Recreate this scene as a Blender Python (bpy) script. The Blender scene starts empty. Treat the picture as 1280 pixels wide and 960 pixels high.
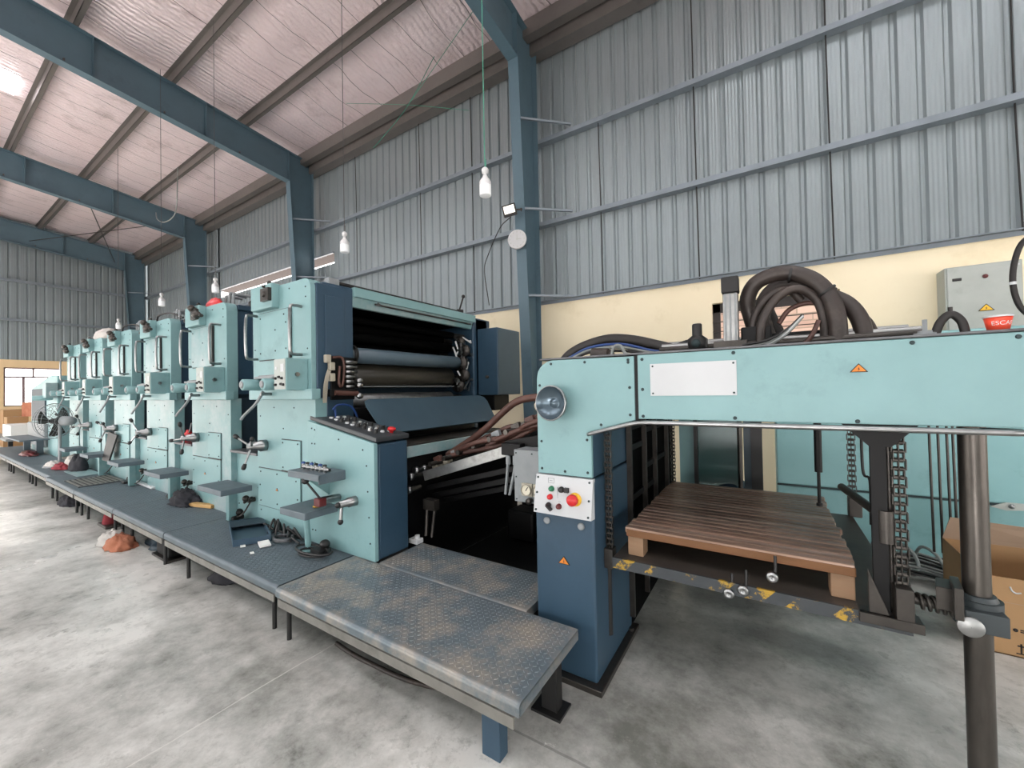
import bpy, math, random
from mathutils import Vector as V
random.seed(7)
C = bpy.context.scene.collection
PI = math.pi
# ------------------------------------------------------------------ materials
def srgb(h):
    h = h.lstrip('#'); c = [int(h[i:i+2], 16)/255 for i in (0, 2, 4)]
    return tuple((x/12.92 if x <= .04045 else ((x+.055)/1.055)**2.4) for x in c) + (1,)
def mat(name, c1, c2=None, rough=.5, metal=0., scale=6., dirt=None, dirt_amt=.35, dirt_scale=2.5, bump=0., bump_scale=40., stretch=(1,1,1), spec=.5, ext=None):
    m = bpy.data.materials.new(name); m.use_nodes = True
    nt = m.node_tree; N = nt.nodes; L = nt.links
    b = N['Principled BSDF']; b.inputs['Roughness'].default_value = rough; b.inputs['Metallic'].default_value = metal
    b.inputs['Specular IOR Level'].default_value = spec
    tc = N.new('ShaderNodeTexCoord'); mp = N.new('ShaderNodeMapping'); mp.inputs['Scale'].default_value = stretch
    L.new(tc.outputs['Object'], mp.inputs['Vector']); vec = mp.outputs['Vector']
    def noise(s, d=4, r=.6):
        n = N.new('ShaderNodeTexNoise'); n.inputs['Scale'].default_value = s; n.inputs['Detail'].default_value = d; n.inputs['Roughness'].default_value = r
        L.new(vec, n.inputs['Vector']); return n.outputs['Fac']
    def ramp(f, a, bb):
        r = N.new('ShaderNodeMapRange'); r.inputs['From Min'].default_value = a; r.inputs['From Max'].default_value = bb; L.new(f, r.inputs['Value']); return r.outputs['Result']
    def mix(f, a, bb):
        x = N.new('ShaderNodeMix'); x.data_type = 'RGBA'
        if isinstance(f, float): x.inputs['Factor'].default_value = f
        else: L.new(f, x.inputs['Factor'])
        for i, v in ((6, a), (7, bb)):
            if isinstance(v, tuple): x.inputs[i].default_value = v
            else: L.new(v, x.inputs[i])
        return x.outputs[2]
    col = srgb(c1)
    if c2: col = mix(ramp(noise(scale), .3, .7), srgb(c1), srgb(c2))
    if dirt:
        f = ramp(noise(dirt_scale, 8, .7), .62-.25*dirt_amt, .95-.25*dirt_amt)
        col = mix(f, col, srgb(dirt))
    m['h'] = 1
    if ext: col = ext(N, L, vec, col, noise, ramp, mix, b)
    if isinstance(col, tuple): b.inputs['Base Color'].default_value = col
    else: L.new(col, b.inputs['Base Color'])
    if bump:
        bn = N.new('ShaderNodeBump'); bn.inputs['Strength'].default_value = bump; bn.inputs['Distance'].default_value = .01
        L.new(noise(bump_scale), bn.inputs['Height']); L.new(bn.outputs['Normal'], b.inputs['Normal'])
    return m
def emit(name, c, s):
    m = bpy.data.materials.new(name); m.use_nodes = True; b = m.node_tree.nodes['Principled BSDF']
    b.inputs['Base Color'].default_value = srgb(c); b.inputs['Emission Color'].default_value = srgb(c); b.inputs['Emission Strength'].default_value = s
    return m
def glass(name, c='#ffffff', r=.02):
    m = bpy.data.materials.new(name); m.use_nodes = True; b = m.node_tree.nodes['Principled BSDF']
    b.inputs['Base Color'].default_value = srgb(c); b.inputs['Roughness'].default_value = r; b.inputs['Transmission Weight'].default_value = 1.; b.inputs['IOR'].default_value = 1.1
    return m
def M_(f, N, L, op, a, bb=None):
    n = N.new('ShaderNodeMath'); n.operation = op
    for i, v in enumerate((a, bb)):
        if v is None: continue
        if isinstance(v, (int, float)): n.inputs[i].default_value = v
        else: L.new(v, n.inputs[i])
    return n.outputs[0]
def floor_ext(N, L, vec, col, noise, ramp, mix, b):
    col = mix(ramp(noise(1.15, 9, .72), .40, .66), col, srgb('#777872'))
    col = mix(ramp(noise(7, 8, .8), .56, .74), col, srgb('#d0cfc9'))
    col = mix(ramp(noise(2.3, 8, .8), .60, .78), col, srgb('#575751'))
    col = mix(M_(0, N, L, 'MULTIPLY', ramp(noise(14, 10, .8), .52, .66), .55), col, srgb('#7a7a74'))
    col = mix(ramp(noise(5, 10, .85), .62, .70), col, srgb('#eae9e4'))
    sp = N.new('ShaderNodeSeparateXYZ'); L.new(vec, sp.inputs[0])
    wob = M_(0, N, L, 'MULTIPLY', noise(3, 3, .5), .03)
    def joint(out, at, w):
        d = M_(0, N, L, 'ABSOLUTE', M_(0, N, L, 'SUBTRACT', M_(0, N, L, 'ADD', out, wob), at+.015))
        return M_(0, N, L, 'LESS_THAN', d, w)
    j = joint(sp.outputs['Y'], 2.55, .006)
    j = M_(0, N, L, 'ADD', j, joint(sp.outputs['X'], -2.0, .004))
    col = mix(M_(0, N, L, 'MULTIPLY', j, .45), col, srgb('#55544f'))
    col = mix(M_(0, N, L, 'MULTIPLY', joint(sp.outputs['X'], 5.68, .004), .5), col, srgb('#d8d7d0'))
    # oil stain on the bare concrete beside the pile lift
    for cx, cy, rx, ry in ((8.5, 4.5, .6, .16), (8.0, 3.9, .5, .2), (7.6, 4.3, .6, .3)):
        dx = M_(0, N, L, 'DIVIDE', M_(0, N, L, 'SUBTRACT', sp.outputs['X'], cx), rx)
        dy = M_(0, N, L, 'DIVIDE', M_(0, N, L, 'SUBTRACT', sp.outputs['Y'], cy), ry)
        d = M_(0, N, L, 'ADD', M_(0, N, L, 'MULTIPLY', dx, dx), M_(0, N, L, 'MULTIPLY', dy, dy))
        d = M_(0, N, L, 'ADD', d, M_(0, N, L, 'MULTIPLY', noise(4, 5, .7), 1.2))
        col = mix(M_(0, N, L, 'MULTIPLY', ramp(d, 1.5, .7), .6), col, srgb('#3a3b39'))
    r = ramp(noise(1.2, 5, .6), .3, .7)
    L.new(M_(0, N, L, 'ADD', M_(0, N, L, 'MULTIPLY', r, .22), .24), b.inputs['Roughness'])
    return col
def tread_ext(N, L, vec, col, noise, ramp, mix, b):
    f = ramp(noise(3.2, 6, .7), .44, .62)
    return mix(M_(0, N, L, 'MULTIPLY', f, .75), col, srgb('#a49a8c'))
def roof_ext(N, L, vec, col, noise, ramp, mix, b):
    sp = N.new('ShaderNodeSeparateXYZ'); L.new(vec, sp.inputs[0])
    w = M_(0, N, L, 'ADD', sp.outputs['X'], M_(0, N, L, 'MULTIPLY', noise(.7, 2, .5), .5))
    f = M_(0, N, L, 'FRACT', M_(0, N, L, 'DIVIDE', w, .62))
    line = M_(0, N, L, 'LESS_THAN', f, .022)
    wv = N.new('ShaderNodeTexWave'); wv.wave_type = 'BANDS'; wv.bands_direction = 'X'
    wv.inputs['Scale'].default_value = 2.6; wv.inputs['Distortion'].default_value = 5; wv.inputs['Detail'].default_value = 3; wv.inputs['Detail Scale'].default_value = 1.5
    L.new(vec, wv.inputs['Vector'])
    wv2 = N.new('ShaderNodeTexNoise'); wv2.inputs['Scale'].default_value = 26; wv2.inputs['Detail'].default_value = 3; L.new(vec, wv2.inputs['Vector'])
    h = M_(0, N, L, 'ADD', M_(0, N, L, 'MULTIPLY', wv.outputs['Fac'], .8), M_(0, N, L, 'MULTIPLY', wv2.outputs['Fac'], .5))
    bn = N.new('ShaderNodeBump'); bn.inputs['Strength'].default_value = .6; bn.inputs['Distance'].default_value = .04
    L.new(h, bn.inputs['Height']); L.new(bn.outputs['Normal'], b.inputs['Normal'])
    return mix(M_(0, N, L, 'MULTIPLY', line, .8), col, srgb('#2b2426'))
def sheet_ext(N, L, vec, col, noise, ramp, mix, b):
    # fine pressed lines of the steel sheet, each panel width its own slight tone
    sp = N.new('ShaderNodeSeparateXYZ'); L.new(vec, sp.inputs[0])
    a = M_(0, N, L, 'ADD', sp.outputs['X'], sp.outputs['Y'])
    s = M_(0, N, L, 'SINE', M_(0, N, L, 'MULTIPLY', a, 2*PI/.044))
    bn = N.new('ShaderNodeBump'); bn.inputs['Strength'].default_value = .35; bn.inputs['Distance'].default_value = .004
    L.new(s, bn.inputs['Height']); L.new(bn.outputs['Normal'], b.inputs['Normal'])
    wn = N.new('ShaderNodeTexWhiteNoise'); wn.noise_dimensions = '1D'
    L.new(M_(0, N, L, 'FLOOR', M_(0, N, L, 'DIVIDE', a, 1.1)), wn.inputs['W'])
    return mix(M_(0, N, L, 'MULTIPLY', wn.outputs['Value'], .22), col, srgb('#7b8489'))
def brick_ext(N, L, vec, col, noise, ramp, mix, b):
    t = N.new('ShaderNodeTexBrick'); t.inputs['Color1'].default_value = srgb('#a98f88'); t.inputs['Color2'].default_value = srgb('#bca49d'); t.inputs['Mortar'].default_value = srgb('#8d8078')
    t.inputs['Scale'].default_value = 1; t.inputs['Brick Width'].default_value = .5; t.inputs['Row Height'].default_value = .14; t.inputs['Mortar Size'].default_value = .012
    rx = N.new('ShaderNodeMapping'); rx.inputs['Rotation'].default_value = (PI/2, 0, 0); L.new(vec, rx.inputs[0]); L.new(rx.outputs[0], t.inputs['Vector'])
    return t.outputs['Color']
def hazard_ext(N, L, vec, col, noise, ramp, mix, b):
    sp = N.new('ShaderNodeSeparateXYZ'); L.new(vec, sp.inputs[0])
    s = M_(0, N, L, 'FRACT', M_(0, N, L, 'DIVIDE', M_(0, N, L, 'ADD', sp.outputs['X'], M_(0, N, L, 'MULTIPLY', sp.outputs['Z'], -.9)), .145))
    f = M_(0, N, L, 'LESS_THAN', s, .45)
    f = M_(0, N, L, 'MULTIPLY', f, ramp(noise(9, 6, .8), .50, .56))
    return mix(f, col, srgb('#a8862a'))
def wood_ext(N, L, vec, col, noise, ramp, mix, b):
    col = mix(ramp(noise(1.3, 5, .6), .35, .7), col, srgb('#7c6354'))
    return mix(ramp(noise(2.2, 4, .6), .55, .75), col, srgb('#c6b2a4'))
MT = dict(
 cyan=mat('teal_paint', '#779b9d', '#7fa4a6', .42, scale=3, dirt='#557375', dirt_amt=.12, dirt_scale=2.2, bump=.05, bump_scale=60),
 cyanw=mat('teal_paint_worn', '#769a9c', '#80a5a7', .34, scale=4, dirt='#acb5b7', dirt_amt=.9, dirt_scale=2.6, bump=.05),
 cyand=mat('teal_paint_scuffed', '#6f9496', '#789d9f', .36, scale=5, dirt='#a3adaf', dirt_amt=.75, dirt_scale=2.4),
 cyand2=mat('teal_paint_stained', '#7eacae', '#87b5b7', .4, scale=2, dirt='#5b7f80', dirt_amt=.3, dirt_scale=2.6),
 blue=mat('dark_blue_paint', '#2a4254', '#30495c', .42, scale=3, dirt='#223743', dirt_amt=.2),
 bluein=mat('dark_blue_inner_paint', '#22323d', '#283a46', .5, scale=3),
 slate=mat('slate_paint', '#334854', '#3b515d', .45, scale=3, dirt='#3a4a52', dirt_amt=.25),
 column=mat('blue_grey_steel_paint', '#4d6470', '#546d79', .5, scale=1.5, dirt='#3e515b', dirt_amt=.25),
 chrome=mat('polished_steel', '#9c9d9d', '#868888', .28, 1., scale=20),
 alu=mat('aluminium', '#a9aaa9', '#8d8f8e', .42, .9, scale=12, dirt='#4e4a44', dirt_amt=.3, dirt_scale=9),
 greysteel=mat('grey_painted_steel', '#7f8486', '#8b9092', .5, scale=8, dirt='#5a5a57', dirt_amt=.3, dirt_scale=8),
 steel=mat('oily_dark_steel', '#3d3a37', '#4b4743', .38, .6, scale=9, dirt='#1d1b1a', dirt_amt=.4, dirt_scale=6),
 pole=mat('worn_bar_steel', '#5b5752', '#46423e', .33, .75, scale=5, dirt='#2a2623', dirt_amt=.45, dirt_scale=4, stretch=(3,3,.6)),
 void=mat('recess_shade_black', '#020202', '#040404', .7, scale=8, spec=.05),  # near-black stands in for shade inside the roller opening and pile bay
 desktop=mat('grey_desk_panel', '#33373a', '#3d4144', .45, scale=6),
 canopy=mat('brown_canopy', '#2c2321', '#332927', .7, scale=3),
 clampgrey=mat('dark_grey_casting', '#2f3638', '#383f42', .5, scale=8),
 black=mat('black_paint', '#141414', '#1c1b1b', .5, scale=8),
 oil=mat('oily_shaded_black', '#070708', '#0d0d0e', .5, scale=8, spec=.25),  # oily steel taken near black, which puts shade into the recesses
 rubber=mat('black_rubber', '#1a1817', '#25211f', .55, scale=10),
 hose=mat('brown_hose', '#4b3029', '#5b3c33', .5, scale=9, dirt='#2a1d19', dirt_amt=.3, dirt_scale=7),
 hosegrey=mat('dusty_duct_hose', '#2c2522', '#38302c', .5, scale=6, dirt='#5a4f48', dirt_amt=.3, dirt_scale=5),
 roller=mat('rubber_roller', '#4d5e69', '#556670', .35, scale=3),
 olive=mat('blanket_cylinder', '#38352e', '#413e36', .35, scale=2),
 tread=mat('checker_plate_steel', '#5f6a71', '#6a757c', .40, .25, scale=12, ext=tread_ext, bump=.1, bump_scale=90),
 treadb=mat('walkway_tread_steel', '#58636a', '#626d74', .5, .3, scale=10, dirt='#6e6c69', dirt_amt=.3, dirt_scale=3),
 edge=mat('platform_edge_steel', '#55565a', '#686a6c', .42, .6, scale=9, dirt='#3a3632', dirt_amt=.35, dirt_scale=6),
 skirt=mat('galvanised_angle', '#7c7a75', '#8d8b85', .5, .5, scale=9, dirt='#55514b', dirt_amt=.3, dirt_scale=6),
 wood=mat('stained_slats', '#a58876', '#b19484', .34, scale=4, stretch=(.6, 9, 9), ext=wood_ext),
 wooddark=mat('stained_slats_dark', '#8d6f5f', '#9c7e6d', .34, scale=4, stretch=(.6, 9, 9), ext=wood_ext), woodlight=mat('stained_slats_light', '#b69c8c', '#c1a898', .34, scale=4, stretch=(.6, 9, 9), ext=wood_ext),
 woodedge=mat('slat_board_edge', '#64401f', '#734c2a', .55, scale=4, stretch=(1, 6, 6), dirt='#4a3022', dirt_amt=.35, dirt_scale=2),
 block=mat('pine_block', '#866a50', '#94765b', .6, scale=3, stretch=(1, 1, 6), dirt='#8a5f42', dirt_amt=.3),
 cream=mat('cream_plaster', '#ecdfbf', '#f1e6c9', .7, scale=.8, dirt='#d3c49c', dirt_amt=.2, dirt_scale=1.2, bump=.04, bump_scale=30),
 ochre=mat('yellow_plaster', '#e3c79c', '#e9cfa6', .7, scale=.8, bump=.04),
 sheet=mat('corrugated_steel_sheet', '#8a9497', '#939ea1', .36, .4, scale=.5, ext=sheet_ext),
 sheetplain=mat('plain_steel_sheet', '#8f969a', '#979ea2', .5, .2, scale=.5),
 girt=mat('galvanised_girt', '#79838a', '#87919a', .5, .3, scale=3),
 purlin=mat('galvanised_purlin', '#625e5b', '#6c6865', .5, .3, scale=3, dirt='#4a4643', dirt_amt=.3, dirt_scale=3),
 foil=mat('foil_roof_insulation', '#ead9dc', '#f2e4e7', .40, .35, scale=.8, dirt='#a4908f', dirt_amt=.3, dirt_scale=1.5, ext=roof_ext),  # pink of light reflected off the yard is put into the foil colour
 concrete=mat('concrete_floor', '#cccbc6', '#d8d7d2', .45, scale=1.4, ext=floor_ext, bump=.06, bump_scale=25),
 ground=mat('outside_yard', '#d6cac5', '#ded3ce', .8, scale=.6),
 white=mat('white_panel', '#b9bcbe', '#c1c4c6', .45, scale=3),
 plastic=mat('white_plastic', '#cfd1d2', None, .3),
 red=mat('red_plastic', '#c4262a', None, .35), green=mat('green_plastic', '#1c6b4a', None, .3), dkred=mat('dark_red_plastic', '#5a1a1c', None, .3),
 cupred=mat('orange_red_cup', '#e2492f', '#e65138', .45, scale=4),
 yellow=mat('yellow_sign', '#e8b82e', None, .45), orange=mat('orange_sign', '#d5822a', '#c9761f', .5, scale=30), blackink=mat('black_ink', '#17130f', None, .6),
 screw=mat('dark_screw', '#2c3a3c', None, .5, .5),
 boxgrey=mat('grey_cabinet_paint', '#a4aaa5', '#adb3ae', .5, scale=5, dirt='#8f948e', dirt_amt=.3, dirt_scale=4),
 carton=mat('cardboard', '#a27f58', '#ab875f', .75, scale=5, dirt='#a87546', dirt_amt=.2),
 cartonin=mat('cardboard_inside', '#9c8571', '#a68f7a', .8, scale=5),
 window=mat('window_frame_paint', '#857074', None, .5), dkwin=mat('dark_window_frame', '#2a2422', None, .5),
 brick=mat('neighbour_brick', '#a8786b', None, .8, ext=brick_ext),
 hazard=mat('hazard_striped_edge', '#31363a', '#3b3f42', .5, scale=12, ext=hazard_ext),
 lift=mat('lift_plate_steel', '#4a443f', '#57504a', .5, .4, scale=5, dirt='#2e2a28', dirt_amt=.4, dirt_scale=4),
 lens=mat('dark_mirror', '#5f6e78', '#54636d', .25, .6, scale=3),
 teal_glass=mat('teal_reflective_panel', '#20403f', '#2a4f4d', .28, .1, scale=2),
 gauge=mat('gauge_face', '#d8d2be', None, .3),
 clothw=mat('white_cloth', '#bcb9b4', '#aeaaa4', .9, scale=9), clothr=mat('red_cloth', '#8e2f35', '#7a2a33', .9, scale=9), clotho=mat('orange_rag', '#93563d', '#a96f55', .9, scale=9), clothk=mat('black_cloth', '#1d1d22', '#2a2a30', .9, scale=9),
 paper=mat('paper', '#e6e6e2', None, .8), timber=mat('plain_timber', '#c09a62', '#b18a52', .6, scale=5, stretch=(1, 8, 8)),
 cablew=mat('grey_cable', '#8e9390', '#7b807e', .5, scale=6), cordg=mat('green_cord', '#3f8f78', None, .6), cordk=mat('grey_cord', '#4c4c4c', None, .6),
 bluecord=mat('blue_tube', '#1f3f78', None, .4), brass=mat('brass', '#a8863c', None, .35, .8), flap=mat('white_connector', '#a8a292', None, .5),
 sky=emit('translucent_skylight', '#fbfdff', 7.0), led=emit('led_glow', '#dfe3e4', .12), floodled=emit('flood_led', '#f2ede0', .8),
 pane=glass('window_glass'),
)
# ------------------------------------------------------------------ mesh builder
def wpos(o):
    p = V((0, 0, 0))
    while o: p = p + o.location; o = o.parent
    return p
class MB:
    def __init__(s): s.v = []; s.f = []; s.m = []; s.k = 0; s.sm = []
    def add(s, vs, fs, smooth=False):
        o = len(s.v); s.v += [tuple(x) for x in vs]
        for f in fs: s.f.append([i+o for i in f]); s.m.append(s.k); s.sm.append(smooth)
        return s
    def mi(s, k): s.k = k; return s
    def hexa(s, p): return s.add(p, [(0,3,2,1),(4,5,6,7),(0,1,5,4),(1,2,6,5),(2,3,7,6),(3,0,4,7)])
    def box(s, x0, x1, y0, y1, z0, z1): return s.hexa([(x0,y0,z0),(x1,y0,z0),(x1,y1,z0),(x0,y1,z0),(x0,y0,z1),(x1,y0,z1),(x1,y1,z1),(x0,y1,z1)])
    def obox(s, c, a, b, d):
        c, a, b, d = V(c), V(a), V(b), V(d)
        return s.hexa([c-a-b-d, c+a-b-d, c+a+b-d, c-a+b-d, c-a-b+d, c+a-b+d, c+a+b+d, c-a+b+d])
    def bar(s, p, q, w, h, up=(0,0,1)):
        p, q = V(p), V(q); a = (q-p)/2; t = a.normalized(); b = t.cross(V(up))
        if b.length < 1e-4: b = t.cross(V((0,1,0)))
        b.normalize(); d = b.cross(t)
        return s.obox((p+q)/2, a, b*w/2, d*h/2)
    def ring(s, c, t, r, n, ref=None):
        t = V(t).normalized(); a = ref if ref else (V((0,0,1)) if abs(t.z) < .9 else V((1,0,0)))
        u = a.cross(t).normalized(); w = t.cross(u)
        return [V(c)+u*(r*math.cos(2*PI*i/n))+w*(r*math.sin(2*PI*i/n)) for i in range(n)]
    def cyl(s, p, q, r, r2=None, n=16, caps=True):
        p, q = V(p), V(q); t = q-p; r2 = r if r2 is None else r2
        a, b = s.ring(p, t, r, n), s.ring(q, t, r2, n)
        s.add(a+b, [(i, (i+1) % n, n+(i+1) % n, n+i) for i in range(n)], True)
        if caps: s.add(a, [tuple(reversed(range(n)))]); s.add(b, [tuple(range(n))])
        return s
    def tube(s, pts, r, n=8, sub=6, caps=True):
        P = [V(p) for p in pts]
        if sub > 1 and len(P) > 2:
            E = [P[0]*2-P[1]]+P+[P[-1]*2-P[-2]]; Q = []
            for i in range(1, len(E)-2):
                a, b, c, d = E[i-1:i+3]
                for j in range(sub):
                    t = j/sub; Q.append(.5*((2*b)+(c-a)*t+(2*a-5*b+4*c-d)*t*t+(3*b-a-3*c+d)*t**3))
            P = Q+[P[-1]]
        vs = []; ref = None
        for i, p in enumerate(P):
            t = (P[min(i+1, len(P)-1)]-P[max(i-1, 0)]).normalized()
            if ref is None: ref = V((0,0,1)) if abs(t.z) < .9 else V((1,0,0))
            u = (ref-t*ref.dot(t)).normalized(); ref = u; w = t.cross(u)
            vs += [p+u*(r*math.cos(2*PI*k/n))+w*(r*math.sin(2*PI*k/n)) for k in range(n)]
        m = len(P)
        s.add(vs, [(i*n+k, i*n+(k+1) % n, (i+1)*n+(k+1) % n, (i+1)*n+k) for i in range(m-1) for k in range(n)], True)
        if caps: s.add(vs[:n], [tuple(reversed(range(n)))]); s.add(vs[-n:], [tuple(range(n))])
        return s
    def lathe(s, c, axis, prof, n=20):   # prof: (distance along axis, radius)
        c = V(c); t = V(axis).normalized(); vs = []
        for d, r in prof: vs += s.ring(c+t*d, t, max(r, 1e-4), n)
        m = len(prof)
        return s.add(vs, [(i*n+k, i*n+(k+1) % n, (i+1)*n+(k+1) % n, (i+1)*n+k) for i in range(m-1) for k in range(n)], True)
    def prism(s, poly, ax, a, b):   # polygon in the two other axes, extruded along ax
        f = {'y': lambda p, t: (p[0], t, p[1]), 'x': lambda p, t: (t, p[0], p[1]), 'z': lambda p, t: (p[0], p[1], t)}[ax]
        n = len(poly); vs = [f(p, a) for p in poly]+[f(p, b) for p in poly]
        return s.add(vs, [tuple(range(n)), tuple(reversed(range(n, 2*n)))]+[(i, n+i, n+(i+1) % n, (i+1) % n) for i in range(n)])
    def ball(s, c, r, sc=(1,1,1), n=12, m=8, fn=None):
        vs = []
        for i in range(m+1):
            th = PI*i/m
            for k in range(n):
                p = V((math.sin(th)*math.cos(2*PI*k/n), math.sin(th)*math.sin(2*PI*k/n), math.cos(th)))
                q = fn(p) if fn else 1
                vs.append(V(c)+V((p.x*sc[0], p.y*sc[1], p.z*sc[2]))*r*q)
        return s.add(vs, [(i*n+k, (i+1)*n+k, (i+1)*n+(k+1) % n, i*n+(k+1) % n) for i in range(m) for k in range(n)], True)
    def screws(s, pts, y, r=.008, k=1):     # small domed heads on a face looking to -y
        o = s.k; s.k = k
        for x, z in pts: s.cyl((x, y+.001, z), (x, y-.004, z), r, r*.7, 6)
        s.k = o; return s
    def build(s, name, mats, parent=None, bevel=0, seg=2):
        me = bpy.data.meshes.new(name); o0 = wpos(parent) if parent else V((0,0,0))
        base = o0
        if parent is None:
            xs = [p[0] for p in s.v]; ys = [p[1] for p in s.v]; zs = [p[2] for p in s.v]
            base = V(((min(xs)+max(xs))/2, (min(ys)+max(ys))/2, min(zs)))
        me.from_pydata([(p[0]-base.x, p[1]-base.y, p[2]-base.z) for p in s.v], [], s.f)
        if not isinstance(mats, (list, tuple)): mats = [mats]
        for m in mats: me.materials.append(MT[m])
        me.polygons.foreach_set('material_index', s.m); me.polygons.foreach_set('use_smooth', s.sm)
        me.update()
        import bmesh
        b = bmesh.new(); b.from_mesh(me); bmesh.ops.recalc_face_normals(b, faces=b.faces); b.to_mesh(me); b.free()
        o = bpy.data.objects.new(name, me); C.objects.link(o)
        if parent: o.parent = parent
        else: o.location = base
        if bevel:
            md = o.modifiers.new('Bevel', 'BEVEL'); md.width = bevel; md.segments = seg; md.limit_method = 'ANGLE'; md.angle_limit = .6; md.harden_normals = False
        return o
def thing(name, label, cat, loc, group=None):
    o = bpy.data.objects.new(name, None); C.objects.link(o); o.location = loc; o.empty_display_size = .1
    return tag(o, label, cat, group)
def tag(o, label, cat, group=None, kind=None):
    o['label'] = label; o['category'] = cat
    if group: o['group'] = group
    if kind: o['kind'] = kind
    return o
def struct(o): o['kind'] = 'structure'; return o
def lab(o, l): o['label'] = l; return o
def warn(c, u, v, size, name, parent, fill='orange', n=(0,-1,0)):
    c, u, v, n = V(c), V(u)*size, V(v)*size, V(n)
    b = MB()
    def tri(k, h, mi): b.mi(mi).add([c+n*h-u*k-v*.5*k*.95, c+n*h+u*k-v*.5*k*.95, c+n*h+v*.75*k], [(0,1,2)])
    def slab(k, h): 
        p = [-u*k-v*.5*k*.95, u*k-v*.5*k*.95, v*.75*k]; q = [c+x for x in p]+[c+x+n*h for x in p]
        b.mi(1).add(q, [(0,2,1),(3,4,5),(0,1,4,3),(1,2,5,4),(2,0,3,5)])
    slab(1, .002); tri(.8, .003, 0)
    P = [(.06,.42),(-.16,.0),(-.02,.0),(-.1,-.34),(.16,.08),(.02,.08)]
    b.mi(1).add([c+n*.004+u*x*.8+v*(z*.8-.06) for x, z in P], [tuple(range(6))])
    return b.build(name, [fill, 'blackink'], parent)
# ------------------------------------------------------------------ the setting
YW, XF = 6.6, -24.5
XR = 9.0
def rtop(y): return 7.85+.1*(6.6-y)
b = MB(); b.box(XF-.3, XR, -9.0, YW+.3, -.2, 0); struct(b.build('floor', 'concrete'))
b = MB(); b.box(-70, 50, -60, 40, -.4, -.22); struct(b.build('ground_yard', 'ground'))
# ceiling: sheet with foil blanket sagging between the purlins
PUR = [4.7, 3.27, 1.83, .4, -1.03, -2.46, -3.9, -5.33, -6.77, -8.2]
b = MB(); nx, ny = 80, 130
xs = [XF+(XR-XF)*i/nx for i in range(nx+1)]; ys = [-9.2+(YW+.2+9.2)*j/ny for j in range(ny+1)]
rn = [random.random() for _ in range(400)]
vs = []
for j, y in enumerate(ys):
    ph = ((y-4.7)/1.4333) % 1
    for i, x in enumerate(xs):
        sag = .05*math.sin(PI*ph)**2*(.6+.5*math.sin(x*1.7+int((y+20)/1.433)*2.1)*.6+.3*rn[(i*7+j) % 400]*.3)
        vs.append((x, y, rtop(y)+.21-sag))
b.add(vs, [(j*(nx+1)+i, j*(nx+1)+i+1, (j+1)*(nx+1)+i+1, (j+1)*(nx+1)+i) for j in range(ny) for i in range(nx)], True)
n0 = len(b.v); b.add([(x, y, rtop(y)+.30) for y in (-9.2, YW+.2) for x in (XF, XR)], [(0,1,3,2)])
ceil = struct(b.build('ceiling', 'foil'))
for (x, y, s, t) in [(-14.15, 1.42, .38, .16)]+[(x_, 3.0, .55, .5) for x_ in (.5, 2.6, 4.8, 7.0)]+[(x_, y_, .55, 1.0) for y_ in (-2.6, -6.0) for x_ in (-20.9, -17.2, -14.15, -9.2, -5.8, -1.9, 1.6, 5.4)]:
    b = MB(); b.hexa([(x-s, y-t, rtop(y-t)+.155), (x+s, y-t, rtop(y-t)+.155), (x+s, y+t, rtop(y+t)+.155), (x-s, y+t, rtop(y+t)+.155)]+[(x+i*s, y+j*t, rtop(y+j*t)+.165) for i, j in ((-1,-1),(1,-1),(1,1),(-1,1))])
    b.build('skylight', 'sky', ceil)
# corrugated cladding profile
def cladding(name, a0, a1, z0, z1, place, parent):
    b = MB(); P = []; a = a0; pitch = .232
    while a < a1:
        P += [(a, 0), (a+.150, 0), (a+.172, .032), (a+.206, .032)]; a += pitch
    P.append((a, 0)); n = len(P)
    vs = [place(p, d, z) for z in (z0, z1) for p, d in P]
    b.add(vs, [(i, i+1, n+i+1, n+i) for i in range(n-1)])
    return b.build(name, 'sheet', parent)
# right wall: masonry with a window, sheet above
wx0, wx1, wz0, wz1 = -.68, .80, 2.02, 2.72
b = MB(); b.box(XF, wx0, YW, YW+.23, 0, 3.08); b.box(wx1, XR, YW, YW+.23, 0, 3.08); b.box(wx0, wx1, YW, YW+.23, 0, wz0); b.box(wx0, wx1, YW, YW+.23, wz1, 3.08)
wr = struct(b.build('wall_right', 'cream'))
pw = lambda a, d, z: (a, YW+.03+d*.9, z)
cladding('metal_cladding', XF, -17.05, 3.08, 8.06, pw, wr); cladding('metal_cladding', -17.05, -9.95, 3.08, 5.06, pw, wr); cladding('metal_cladding', -17.05, -9.95, 5.33, 8.06, pw, wr); cladding('metal_cladding', -9.95, XR, 3.08, 8.06, pw, wr)
b = MB(); b.box(-17.2, -9.8, YW+.09, YW+.55, 5.37, 5.40); b.build('outside_canopy', 'canopy', wr)
b = MB(); b.box(-17.05, -9.95, YW-.03, YW+.03, 5.325, 5.36); b.build('vent_rail', 'girt', wr)
win = MB()
for (x0, x1, z0, z1) in ((wx0, wx1, wz1-.13, wz1), (wx0, wx1, wz0, wz0+.05), (wx0, wx0+.10, wz0, wz1), (wx1-.10, wx1, wz0, wz1), (-.0, .05, wz0, wz1)): win.box(x0, x1, YW+.10, YW+.16, z0, z1)
for k in range(1, 5): win.box(wx0, wx1, YW+.07, YW+.085, wz0+.14*k, wz0+.14*k+.012)
w2 = struct(win.build('window_2', 'dkwin'))
MB().box(wx0+.05, wx1-.05, YW+.125, YW+.13, wz0+.04, wz1-.04).build('pane', 'pane', w2)
b = MB(); b.box(-4, 5, 9.6, 9.8, -.2, 3.9); struct(b.build('wall_neighbour', 'brick'))
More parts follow.
